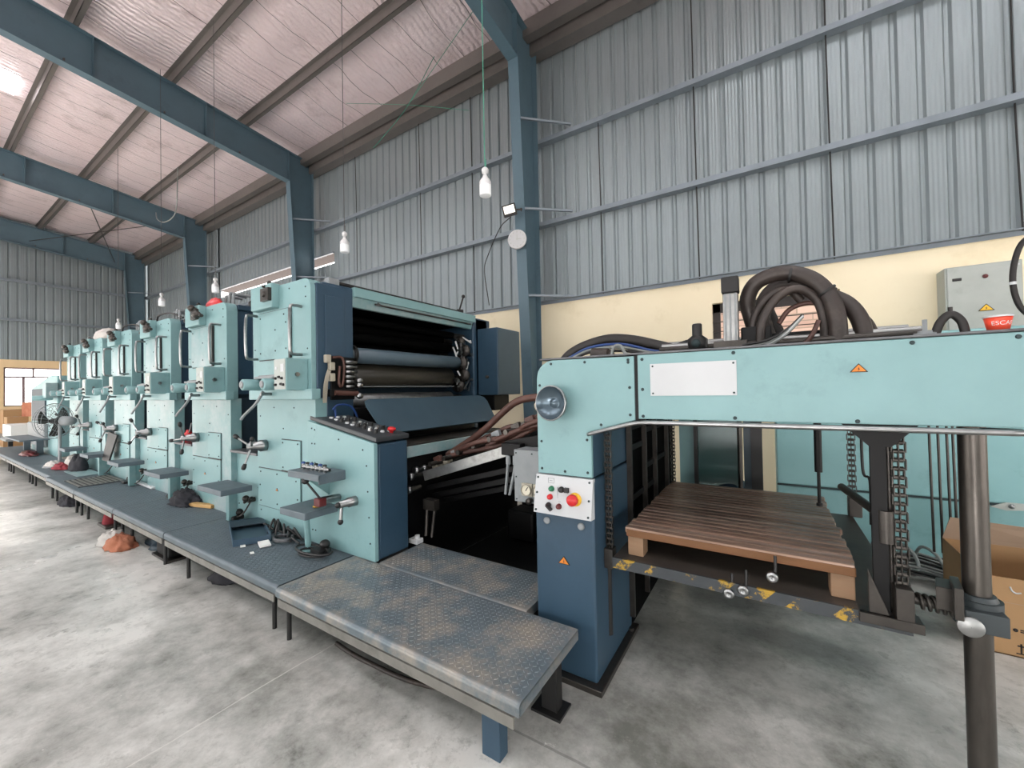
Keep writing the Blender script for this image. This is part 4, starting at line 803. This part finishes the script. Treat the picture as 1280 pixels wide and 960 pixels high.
MB().cyl((-.90, 2.32, 1.71), (-.80, 2.32, 1.70), .035, n=14).cyl((-.80, 2.32, 1.70), (-.77, 2.32, 1.70), .022, n=12).build('drum_fitting', 'hosegrey', D)
MB().tube([(-.76, 2.25, 1.67), (-.74, 2.25, 1.735), (-.70, 2.25, 1.735), (-.66, 2.25, 1.685), (-.5, 2.25, 1.68)], .009, 6).build('bent_pipe', 'cablew', D)
for y, z, m in ((2.30, 1.705, 'steel'), (2.36, 1.725, 'alu'), (2.55, 1.755, 'alu')): MB().cyl((-.5, y, z), (.55, y, z), .014, n=10).build('top_pipe', m, D)
MB().box(-.11, .02, 2.30, 2.42, 1.655, 1.79).build('valve_manifold', 'oil', D, .008)
MB().box(-.06, .22, 2.40, 2.6, 1.655, 1.76).build('valve_manifold', 'oil', D, .008)
BH = [([(-.03, 2.42, 1.70), (-.07, 2.40, 1.86), (-.08, 2.38, 1.94), (-.045, 2.36, 2.01), (.03, 2.35, 2.04), (.11, 2.35, 2.035), (.19, 2.34, 1.985), (.245, 2.33, 1.90), (.268, 2.32, 1.80), (.272, 2.32, 1.66)], .036, 'hosegrey'),
      ([(.02, 2.5, 1.70), (-.02, 2.48, 1.90), (.04, 2.46, 2.0), (.13, 2.44, 2.0), (.23, 2.40, 1.93), (.31, 2.38, 1.87), (.355, 2.36, 1.78), (.37, 2.36, 1.66)], .034, 'hosegrey'),
      ([(-.06, 2.33, 1.68), (-.055, 2.33, 1.82), (-.01, 2.33, 1.91), (.05, 2.33, 1.955), (.10, 2.34, 1.95), (.14, 2.36, 1.90)], .018, 'hosegrey'),
      ([(-.03, 2.30, 1.68), (-.02, 2.30, 1.80), (.03, 2.30, 1.90), (.09, 2.30, 1.945), (.15, 2.32, 1.94), (.205, 2.34, 1.88), (.225, 2.34, 1.78), (.228, 2.34, 1.66)], .020, 'hosegrey'),
      ([(.09, 2.55, 1.68), (.04, 2.55, 1.8), (.0, 2.55, 1.93), (.03, 2.53, 1.98)], .03, 'rubber'),
      ([(.31, 2.42, 1.87), (.39, 2.42, 1.78), (.425, 2.42, 1.66)], .018, 'hosegrey'),
      ([(.12, 2.28, 1.66), (.17, 2.28, 1.72), (.20, 2.29, 1.79)], .010, 'hose'),
      ([(.05, 2.36, 1.80), (.09, 2.36, 1.86), (.15, 2.36, 1.885), (.21, 2.36, 1.88)], .011, 'hose')]
for p, rad, m in BH: MB().tube(p, rad, 12, 6).build('hose', m, D)
for k in range(4): MB().tube([(-.10, 2.24-.01*k, 1.675+.006*k), (-.0, 2.24-.01*k, 1.685+.008*k), (.08, 2.25, 1.74+.006*k), (.14, 2.26, 1.81+.003*k)], .006, 6).build('cable', ['cablew', 'white', 'cablew', 'black'][k], D)
for (x, y, z, t) in ((.10, 2.35, 2.03, (1, 0, -.2)), (.235, 2.33, 1.925, (.6, 0, -.8)), (.25, 2.38, 1.915, (.7, 0, -.6))): MB().lathe((x, y, z), t, [(-.006,.039),(.0,.041),(.006,.039)], 14).build('cable_tie', 'black', D)
MB().tube([(.50, 2.0, 1.665), (.515, 2.0, 1.71), (.54, 2.0, 1.735), (.565, 2.0, 1.71), (.575, 2.0, 1.665)], .013, 10).cyl((.54, 2.0, 1.74), (.54, 2.0, 1.76), .006, n=6).build('bent_handle', 'rubber', D)
MB().lathe((.475, 2.0, 1.663), (0,0,1), [(0,.03),(.012,.03),(.014,.02),(.02,.02),(.022,.007),(.06,.007),(.061,.001)], 12).build('stud_bolt', 'greysteel', D)
MB().obox((.46, 2.6, 1.735), (.12, 0, .0), (0, .1, 0), (0, 0, .012)).build('cover_sheet', 'hosegrey', D, .006)
for x in (.985, 1.03, 1.075, 1.105): MB().tube([(x-.01, 4.1, 1.5), (x, 4.1, .27)], .008, 6).build('hanging_rod', 'steel', D)
# ------------------------------------------------------------------ pallet on the lift
P = thing('wooden_pallet', 'wooden pallet of narrow brown slats resting on the pile lift of the delivery', 'pallet', (-.17, 2.65, .635))
b = MB(); b.box(-.635, .275, 2.06, 2.075, .735, .772); b.build('front_board', 'woodedge', P, .004)
for k in range(20):
    y = 2.062+k*.0595; j = random.uniform(-.006, .006)
    MB().box(-.637+j, .277+j+.004*(k % 3), y, y+.0445, .752, .780+random.uniform(-.001, .001)).build('slat', ['wood', 'wooddark', 'woodlight'][(k*7) % 5 % 3], P, .005)
for x in (-.62, -.2, .22): MB().box(x, x+.045, 2.076, 3.24, .736, .752).build('bearer', 'woodedge', P)
for x in (-.632, .195):
    for y in (2.075, 3.13): MB().box(x, x+.078, y, y+.09, .636, .736).build('block', 'block', P, .004)
# ------------------------------------------------------------------ cabinet behind, electrics on the wall, boxes
r = thing('dryer_cabinet', 'large teal two-part cabinet standing behind the pallet and support pole', 'cabinet', (1.4, 5.0, 0))
MB().box(.05, 2.7, 4.60, 5.5, .56, 1.915).build('upper_panel', 'cyand2', r, .012); MB().box(.05, 2.7, 4.61, 5.5, .07, .545).build('lower_panel', 'cyand2', r, .01); MB().box(.1, 2.65, 4.7, 5.45, 0, .07).build('plinth', 'black', r)
MB().prism([(1.42, .535), (1.50, .515), (1.66, .535), (1.66, .575), (1.5, .575)], 'y', 4.585, 4.605).build('hand_catch', 'boxgrey', r); MB().ball((1.525, 4.58, .55), .018).build('catch_pin', 'chrome', r)
MB().box(.05, 2.7, 4.598, 4.612, .545, .56).build('seam', 'screw', r); MB().box(1.66, 1.74, 4.59, 4.61, .60, 1.1).build('hinge_strip', 'slate', r)
r = thing('electrical_box', 'grey electrical box with yellow warning triangle on the cream wall', 'electrical box', (1.96, 6.45, 2.02))
MB().box(1.675, 2.245, 6.34, 6.595, 2.02, 2.76).build('body', 'boxgrey', r, .008); dr = MB().box(1.69, 2.235, 6.325, 6.341, 2.03, 2.75).build('door', 'boxgrey', r, .006)
warn((1.975, 6.323, 2.28), (1,0,0), (0,0,1), .062, 'warning_label', dr, 'yellow')
MB().box(1.73, 1.80, 6.315, 6.326, 2.60, 2.63).build('handle', 'black', dr, .004); MB().lathe((1.975, 6.325, 2.62), (0,-1,0), [(0,.022),(.01,.022),(.02,.015),(.021,.001)], 14).build('indicator', 'dkred', dr); MB().box(2.16, 2.22, 6.322, 6.326, 2.70, 2.715).build('label_plate', 'white', dr)
r = thing('looped_cable', 'thick black cable looping down beside the grey electrical box', 'cable', (1.75, 5, 1.86))
MB().tube([(1.86, 5.0, 2.70), (1.77, 5.0, 2.62), (1.725, 5.0, 2.46), (1.715, 5.0, 2.28), (1.75, 5.0, 2.10), (1.84, 5.0, 1.97), (1.92, 5.0, 1.87)], .020, 10).build('cable', 'rubber', r); MB().lathe((1.713, 5, 2.30), (0,0,1), [(-.012,.022),(.012,.022)], 12).build('white_tie', 'plastic', r)
# paper cup with its lettering
r = thing('paper_cup', 'red paper cup with white lettering standing on the delivery beam', 'cup', (.65, 2.0, 1.663))
MB().lathe((.65, 2.0, 1.663), (0,0,1), [(0,.001),(0,.024),(.05,.033),(.05,.030),(.006,.022),(.006,.001)], 24).build('cup_body', 'cupred', r)
MB().lathe((.65, 2.0, 1.663), (0,0,1), [(.048,.034),(.051,.0355),(.054,.034),(.051,.031)], 24).build('rim', 'plastic', r)
def lettering(text, size, place, mt, name, parent):
    cu = bpy.data.curves.new(name, 'FONT'); cu.body = text; cu.size = size; cu.align_x = 'CENTER'; cu.align_y = 'CENTER'; cu.extrude = 0
    o = bpy.data.objects.new('tmp', cu); C.objects.link(o); dg = bpy.context.evaluated_depsgraph_get()
    me = o.evaluated_get(dg).to_mesh(); vs = [v.co.copy() for v in me.vertices]; fs = [list(p.vertices) for p in me.polygons]
    o.evaluated_get(dg).to_mesh_clear(); bpy.data.objects.remove(o)
    b = MB(); b.add([place(v.x, v.y) for v in vs], fs); return b.build(name, mt, parent)
def cupwrap(x, y):
    z = 1.663+.027+y; rad = .024+(.009/.05)*(z-1.663)+.0006; a = x/.029-1.10-.4; return (.65+rad*math.cos(a), 2.0+rad*math.sin(a), z)
lettering('ESCAF', .019, cupwrap, 'plastic', 'lettering', r)
# carton
r = thing('cardboard_carton', 'open brown cardboard carton on the floor behind the support pole', 'carton', (1.35, 3.7, 0))
cx0, cx1, cy0, cy1, ch = .99, 1.62, 3.31, 3.95, .42
b = MB(); t = .006
b.box(cx0, cx1, cy0, cy0+t, 0, ch); b.mi(0).box(cx0, cx1, cy1-t, cy1, 0, ch).box(cx0, cx0+t, cy0, cy1, 0, ch).box(cx1-t, cx1, cy0, cy1, 0, ch).box(cx0, cx1, cy0, cy1, 0, t)
bd = b.build('body', 'carton', r)
MB().hexa([(cx0, cy1-.004, ch), (cx1, cy1-.004, ch), (cx1, cy1, ch), (cx0, cy1, ch), (cx0+.03, cy1-.05, ch+.16), (cx1-.05, cy1-.02, ch+.13), (cx1-.05, cy1-.014, ch+.13), (cx0+.03, cy1-.044, ch+.16)]).build('flap', 'cartonin', r)
MB().box(cx0, cx1, cy0-.001, cy0, ch*.68, ch*.685).build('crease', 'cartonin', bd)
b = MB()
b.lathe((1.10, cy0-.001, .145), (0,-1,0), [(0,.010),(.0005,.010),(.0006,.001)], 12)
for k, (x0, x1, z) in enumerate(((1.117, 1.145, .149), (1.150, 1.20, .149), (1.117, 1.16, .139), (1.165, 1.21, .139))): b.box(x0, x1, cy0-.0012, cy0, z-.003, z+.003)
b.build('printed_line', 'blackink', bd); b = MB(); b.box(1.115, 1.122, cy0-.0012, cy0, .02, .075).box(1.10, 1.145, cy0-.0012, cy0, .018, .024).box(1.105, 1.135, cy0-.0012, cy0, .058, .066).box(1.135, 1.141, cy0-.0012, cy0, .05, .08)
b.build('printed_icon', 'blackink', bd)
MB().tube([(1.085, cy0-.001, .375), (1.092, cy0-.001, .355), (1.107, cy0-.001, .345), (1.125, cy0-.001, .350)], .004, 6).build('tape_scrap', 'white', bd)
r = thing('cable_bundle', 'bundle of grey cables lying on the floor under the teal cabinet', 'cable', (.95, 4.3, 0))
rg = random.Random(5)
for k in range(22):
    y = 4.10+.026*k; dz = .02+.05*rg.random()
    MB().tube([(.55+rg.uniform(0,.1), y+rg.uniform(-.05,.05), .015), (.75, y+rg.uniform(-.04,.04), dz), (.95, y+rg.uniform(-.04,.04), dz+.02), (1.2, y-.12+rg.uniform(-.04,.04), .02+dz*.6)], .010, 6, 4).build('cable', 'cablew' if k % 4 else 'black', r)
for k in range(3): MB().tube([(.70+.14*k, 4.62, .02), (.74+.14*k, 4.55, .16), (.80+.14*k, 4.40, .14), (.78+.14*k, 4.25, .05), (.6+.1*k, 4.2, .04)], .012, 6).build('cable_loop', 'cablew', r)
tag(MB().tube([(-2.2, 1.45, .01), (-2.05, 1.42, .03), (-1.9, 1.44, .008), (-1.6, 1.46, .008), (-1.3, 1.55, .008), (-1.0, 1.75, .008)], .012, 8).build('floor_hose', 'hosegrey'), 'thin grey hose lying on the floor under the nearest walkway platform', 'hose')
# ------------------------------------------------------------------ loose things
def lump(x, y, z, rx, ry, h, seed, drape=.35):
    rg = random.Random(seed); W = [(V((rg.uniform(-1,1), rg.uniform(-1,1), rg.uniform(-1,1)))*rg.uniform(2, 11), rg.uniform(0, 6)) for _ in range(9)]
    f = lambda p: 1+drape*sum(abs(math.sin(w.dot(p)+a))-.6 for w, a in W)/4.
    b = MB(); b.ball((0,0,0), 1, (1,1,1), 36, 20, f)
    b.v = [(x+p[0]*rx, y+p[1]*ry, z+max(0.003*(i % 3), p[2]*h if p[2] > 0 else 0)) for i, p in enumerate(b.v)]
    return b
def loose(name, b, m, label, cat, g=None, bev=0): return tag(b.build(name, m, None, bev), label, cat, g)
r = thing('floor_rag', 'crumpled orange and white rag on the floor at the edge of the walkway', 'rag', (-5.6, 1.27, 0))
lump(-5.50, 1.27, 0, .21, .11, .11, 3, .34).build('orange_cloth', 'clotho', r); lump(-5.70, 1.26, .0, .16, .11, .13, 9, .32).build('white_cloth', 'clothw', r)
r = thing('floor_jack', 'small red jack standing on the floor under the walkway', 'jack', (-6.5, 1.42, 0))
MB().box(-6.66, -6.34, 1.34, 1.50, 0, .03).build('base', 'steel', r, .006); MB().lathe((-6.5, 1.42, .03), (0,0,1), [(0,.07),(.02,.075),(.10,.06),(.12,.04),(.2,.035),(.2,.001)], 14).box(-6.6, -6.5, 1.38, 1.46, .03, .12).build('body', 'clothr', r, .004)
loose('blue_sheet', lump(-5.15, 1.55, 0, .35, .14, .09, 21), 'bluein', 'dark blue cloth heap on the floor under the walkway behind the orange rag', 'cloth')
r = thing('floor_motor', 'dark motor housing on the floor under the walkway right of the orange rag', 'motor', (-4.72, 1.45, 0))
MB().box(-4.9, -4.6, 1.38, 1.54, .02, .2).build('housing', 'oil', r, .02); MB().box(-4.95, -4.55, 1.36, 1.56, 0, .02).build('base', 'steel', r)
loose('dark_bundle', lump(-8.3, 1.42, 0, .25, .12, .14, 31), 'clothk', 'dark bundle on the floor under the fourth walkway platform', 'bundle')
loose('dark_bundle', lump(-3.75, 1.55, 0, .2, .14, .12, 33), 'clothk', 'dark bundle on the floor in shade under the second walkway platform', 'bundle')
# tray
r = thing('steel_tray', 'shallow dark blue steel tray lying on the walkway before the front unit', 'tray', (-3.74, 1.66, PZ))
b = MB(); c = V((-3.74, 1.665, PZ)); ua = V((.94, -.34, 0)).normalized()*.30; va = V((.50, .87, 0)).normalized()*.125
b.obox(c+V((0,0,.006)), ua, va, (0,0,.005)); b.build('tray_floor', 'slate', r)
for a, s in ((ua, va), (ua, -va)): MB().obox(c+s+V((0,0,.025)), a, s.normalized()*.004, (0,0,.025)).build('side_wall', 'blue', r)
for s in (ua, -ua): MB().obox(c+s+V((0,0,.025)), s.normalized()*.004, va, (0,0,.025)).build('end_wall', 'blue', r)
MB().obox(c-ua*.62+V((0,0,.047)), ua*.30, va, (0,0,.004)).build('half_lid', 'bluein', r)
def pedal(x, y, label):
    r = thing('foot_pedal', label, 'foot pedal', (x, y, PZ))
    MB().box(x-.06, x+.06, y-.05, y+.05, PZ, PZ+.035).build('base', 'black', r, .01); MB().ball((x+.02, y+.02, PZ+.06), .035, (1.2,1,.9)).build('pedal', 'black', r); return r
r = pedal(-2.82, 1.74, 'black foot pedal with coiled lead in front of the control desk')
MB().tube([(-2.82+(.10+.004*k)*math.cos(k*.5), 1.68+(.075)*math.sin(k*.5), PZ+.012+.0015*k) for k in range(27)], .009, 6, 2).build('coiled_lead', 'black', r)
pedal(-4.30, 1.80, 'black foot pedal on the walkway below the second unit step plate'); pedal(-5.85, 1.80, 'black foot pedal on the walkway below the third unit step plate'); pedal(-7.4, 1.78, 'black foot pedal on the walkway beside the white strip')
loose('cable_tangle', (lambda b: [b.tube([(-3.75+.05*k+random.uniform(-.06,.06), 1.80+random.uniform(-.04,.04), PZ+.01), (-3.70+.045*k, 1.78+random.uniform(-.05,.05), PZ+random.uniform(.03,.12)), (-3.65+.05*k, 1.76+random.uniform(-.05,.05), PZ+.015)], .009, 6) for k in range(12)] and b)(MB()), 'black', 'tangle of black leads on the walkway behind the blue tray', 'leads')
loose('coil_ring', MB().tube([(-3.30+.09*math.cos(k*.6), 1.72+.06*math.sin(k*.6), PZ+.012+.001*k) for k in range(24)], .010, 6, 2), 'edge', 'flat coil of grey lead on the walkway right of the blue tray', 'lead')
loose('paper_scrap', MB().obox((-3.35, 1.60, PZ+.010), (.06, -.02, 0), (.015, .035, 0), (0, 0, .008)), 'paper', 'folded white paper scrap on the walkway right of the blue tray', 'paper', None, .004)
loose('paper_scrap', MB().obox((-3.47, 1.50, PZ+.003), (.025, -.01, 0), (.008, .015, 0), (0, 0, .002)), 'paper', 'small white paper scrap on the walkway below the blue tray corner', 'paper')
loose('paper_scrap', MB().obox((-3.26, 1.47, PZ+.003), (.018, -.006, 0), (.006, .010, 0), (0, 0, .002)), 'paper', 'tiniest white paper scrap, nearest the walkway edge', 'paper')
loose('white_bolt', MB().box(-2.39, -2.30, 2.20, 2.27, PZ, PZ+.035).cyl((-2.33, 2.235, PZ+.035), (-2.33, 2.235, PZ+.06), .02, n=8), 'plastic', 'small white block on the plate at the back corner of the control desk', 'block', None, .004)
loose('dark_rag', lump(-5.42, 1.78, PZ, .24, .12, .13, 5, .5), 'clothk', 'dark rag heap on the walkway before the second printing unit', 'rag')
loose('timber_batten', MB().obox((-5.10, 1.80, PZ+.018), (.20, .05, 0), (-.008, .03, 0), (0, 0, .017)), 'timber', 'short pale timber batten beside the dark rag heap', 'timber', None, .003)
loose('white_strip', MB().obox((-6.95, 1.845, PZ+.014), (.36, -.012, 0), (0, .022, 0), (0, 0, .012)), 'plastic', 'long white strip on the walkway at the foot of the third unit', 'strip', None, .003)
r = thing('bar_grating', 'slotted steel bar grating laid on the walkway before the fourth unit', 'grating', (-8.1, 1.6, PZ))
b = MB(); b.box(-8.42, -8.38, 1.36, 1.83, PZ, PZ+.010).box(-7.66, -7.62, 1.36, 1.83, PZ, PZ+.010); b.build('frame', 'edge', r)
MB().box(-8.38, -7.66, 1.37, 1.82, PZ, PZ+.003).build('slot_shade', 'black', r)  # black sheet added under the bars as the shade in the slots
for k in range(9): MB().box(-8.38, -7.66, 1.375+.051*k, 1.398+.051*k, PZ+.003, PZ+.010).build('bar', 'skirt', r)
loose('metal_sheet', MB().obox((-9.05, 1.66, PZ+.006), (.40, .0, 0), (.0, .13, 0), (0, 0, .004)), 'cyanw', 'thin pale teal sheet lying on the walkway beside the bar grating', 'sheet')
loose('leaning_board', MB().hexa([(-8.18-.12, 1.72, PZ+.25), (-8.18+.2, 1.72, PZ+.25), (-8.18+.2, 1.74, PZ+.25), (-8.18-.12, 1.74, PZ+.25), (-8.18-.16, 1.80, PZ+.66), (-8.18+.24, 1.80, PZ+.62), (-8.18+.24, 1.82, PZ+.62), (-8.18-.16, 1.82, PZ+.66)]), 'black', 'dark board leaning against the fourth printing unit above its step', 'board')
loose('white_cloth', lump(-10.35, 1.56, PZ, .24, .10, .10, 41), 'clothw', 'white cloth lying on the walkway at the foot of the pedestal fan', 'cloth')
loose('red_cloth', lump(-9.98, 1.60, PZ, .26, .11, .09, 42), 'clothr', 'red cloth lying on the walkway right of the fan base', 'cloth')
loose('white_sack', lump(-9.90, 1.70, PZ, .15, .09, .22, 43, .25), 'clothw', 'stuffed white sack on the walkway behind the red cloth', 'sack')
loose('black_bag', lump(-9.42, 1.68, PZ, .22, .10, .26, 44, .3), 'clothk', 'black bag on the walkway right of the white sack', 'bag')
loose('brown_rags', lump(-13.0, 1.62, PZ, .42, .12, .09, 45), 'dkred', 'dark red rags on the walkway beyond the fan, before the feeder', 'rags')
loose('cloth_bundle', lump(-4.98, 1.90, 2.43, .17, .06, .10, 46, .2), 'red', 'red cloth bundle lying on top of the second printing unit', 'cloth')
loose('white_bag', lump(-9.25, 2.0, 2.43, .38, .16, .21, 47, .2), 'clothw', 'white bag lying on top of the fifth printing unit', 'bag')
r = thing('oil_pump', 'red hand pump standing on the gap shelf between the third and second units', 'pump', (-5.75, 1.95, .955))
MB().lathe((-5.78, 1.93, .955), (0,0,1), [(0,.001),(0,.06),(.02,.065),(.09,.06),(.11,.03),(.14,.02),(.141,.001)], 16).build('body', 'red', r); MB().cyl((-5.76, 1.93, 1.06), (-5.60, 1.90, 1.18), .008, n=8).build('lever', 'greysteel', r)
r = thing('valve_stack', 'dark valve fittings with red cap on the gap shelf left of the front unit', 'valve', (-4.12, 1.95, .955))
MB().box(-4.2, -4.05, 1.95, 2.08, .955, 1.10).cyl((-4.12, 2.0, 1.10), (-4.12, 2.0, 1.42), .025, n=10).build('block', 'oil', r, .006); MB().ball((-4.10, 1.97, 1.28), .035).build('red_cap', 'red', r); MB().obox((-4.32, 1.95, 1.0), (.05, 0, .025), (0, .02, 0), (-.01, 0, .02)).build('sensor', 'greysteel', r)
# pedestal fan
FC = V((-10.30, 1.62, PZ)); hz = 1.10
r = thing('pedestal_fan', 'grey pedestal fan standing on the walkway, facing the far end', 'fan', FC)
MB().lathe(FC, (0,0,1), [(0,.001),(0,.2),(.02,.2),(.04,.05),(.05,.022)], 24).build('base', 'greysteel', r); MB().cyl(FC+V((0,0,.04)), FC+V((0,0,hz-PZ-.05)), .022, n=12).build('pole', 'greysteel', r)
hc = V((FC.x, FC.y, hz)); fd = V((-.82, -.57, 0)).normalized()
MB().lathe(hc-fd*.12, fd, [(-.12,.001),(-.11,.06),(-.04,.08),(.06,.085),(.10,.05),(.11,.001)], 18).build('motor', 'greysteel', r)
cc = hc+fd*.09; cu_ = V((0,0,1)).cross(fd).normalized(); RC = .30
b = MB()
for d, rad in ((0, RC), (-.07, RC*.9), (-.09, RC*.6), (-.10, RC*.3), (.07, RC*.9), (.09, RC*.6), (.10, .08)):
    b.tube([cc+fd*d+cu_*(rad*math.cos(a))+V((0,0,rad*math.sin(a))) for a in (k*2*PI/36 for k in range(37))], .006 if d == 0 else .0035, 5, 1, False)
for k in range(28):
    a = k*2*PI/28; e = cu_*math.cos(a)+V((0,0,math.sin(a)))
    b.tube([cc-fd*.10+e*.06, cc-fd*.09+e*RC*.6, cc-fd*.07+e*RC*.9, cc+e*RC, cc+fd*.07+e*RC*.9, cc+fd*.09+e*RC*.6, cc+fd*.10+e*.06], .0025, 4, 1, False)
cg = b.build('cage', 'greysteel', r)
hb = MB().lathe(cc, fd, [(-.05,.001),(-.05,.05),(.04,.045),(.05,.001)], 14).build('hub', 'black', r)
for k in range(3):
    a0 = k*2*PI/3; b = MB(); vs = []
    for j in range(7):
        t = j/6
        for rad, sw in ((.05, .0), (.16, .25), (.26, .35)):
            a = a0+(-.5+t)*(.9 if rad > .1 else .5)+sw; e = cu_*math.cos(a)+V((0,0,math.sin(a))); vs.append(cc+e*rad+fd*(.05*(t-.5)))
    b.add(vs, [(j*3+i, j*3+i+1, j*3+i+4, j*3+i+3) for j in range(6) for i in range(2)], True); b.build('blade', 'steel', hb)
# stacks beyond the feeder
r = thing('paper_trolley', 'low grey trolley loaded with paper beyond the end of the walkway', 'trolley', (-18, 2.2, 0))
MB().box(-19.4, -16.4, 1.65, 2.9, .40, .46).build('deck', 'greysteel', r, .01)
for x in (-19.2, -16.6):
    for y in (1.75, 2.8): MB().box(x-.04, x+.04, y-.04, y+.04, 0, .40).build('leg', 'black', r)
loose('paper_stack', MB().box(-17.9, -16.6, 1.75, 2.5, .46, .80), 'paper', 'white stack of paper on the grey trolley, in front of the cartons', 'paper stack', None, .01)
for k, (x, y, z, w, h, a) in enumerate(((-18.9, 2.1, .46, .5, .5, 0), (-18.6, 2.45, .96, .45, .42, .35), (-18.3, 2.62, .46, .5, .48, .1), (-20.3, 2.2, 0, .6, 1.15, 0))):
    u_ = V((math.cos(a), math.sin(a), 0)); v_ = V((-math.sin(a), math.cos(a), 0))
    q = thing('carton', ['brown carton at the front of the trolley beyond the feeder', 'brown carton tilted on top of the carton heap beyond the feeder', 'brown carton at the back of the trolley beyond the feeder', 'tall brown carton on the floor beyond the trolley'][k], 'carton', (x, y, z), 'cartons beyond the feeder')
    MB().obox((x, y, z+h/2), u_*w*.6, v_*w*.4, (0, 0, h/2)).build('body', 'clotho' if k == 1 else 'carton', q, .008); MB().obox((x, y, z+h+.001), u_*w*.6, v_*.03, (0, 0, .002)).build('tape', 'cartonin', q)
# ------------------------------------------------------------------ light and camera
w = bpy.data.worlds.new('World'); bpy.context.scene.world = w; w.use_nodes = True
bg = w.node_tree.nodes['Background']; bg.inputs['Color'].default_value = (1, .985, .96, 1); bg.inputs['Strength'].default_value = 3.3
d = bpy.data.lights.new('sun', 'SUN'); d.energy = 13.0; d.angle = .06; d.color = (1, .94, .93)
o = bpy.data.objects.new('sun', d); C.objects.link(o); o.rotation_euler = V((.06, .915, -.40)).to_track_quat('-Z', 'Y').to_euler()
cam = bpy.data.cameras.new('Camera'); co = bpy.data.objects.new('Camera', cam); C.objects.link(co); bpy.context.scene.camera = co
cam.sensor_width = 36; cam.lens = 501/1280*36; cam.clip_start = .05; cam.clip_end = 200
yaw, pit, rol = -.569, .014, -.018
F_ = V((math.sin(yaw)*math.cos(pit), math.cos(yaw)*math.cos(pit), math.sin(pit))); r0 = V((math.cos(yaw), -math.sin(yaw), 0)); u0_ = r0.cross(F_)
rr = r0*math.cos(rol)+u0_*math.sin(rol); uu_ = -r0*math.sin(rol)+u0_*math.cos(rol)
from mathutils import Matrix
co.matrix_world = Matrix(((rr.x, uu_.x, -F_.x, 0), (rr.y, uu_.y, -F_.y, 0), (rr.z, uu_.z, -F_.z, 1.5), (0, 0, 0, 1)))
sc = bpy.context.scene
sc.view_settings.view_transform = 'Standard'; sc.view_settings.look = 'None'; sc.view_settings.gamma = 1; sc.view_settings.use_curve_mapping = False
sc.view_settings.exposure = 0.92
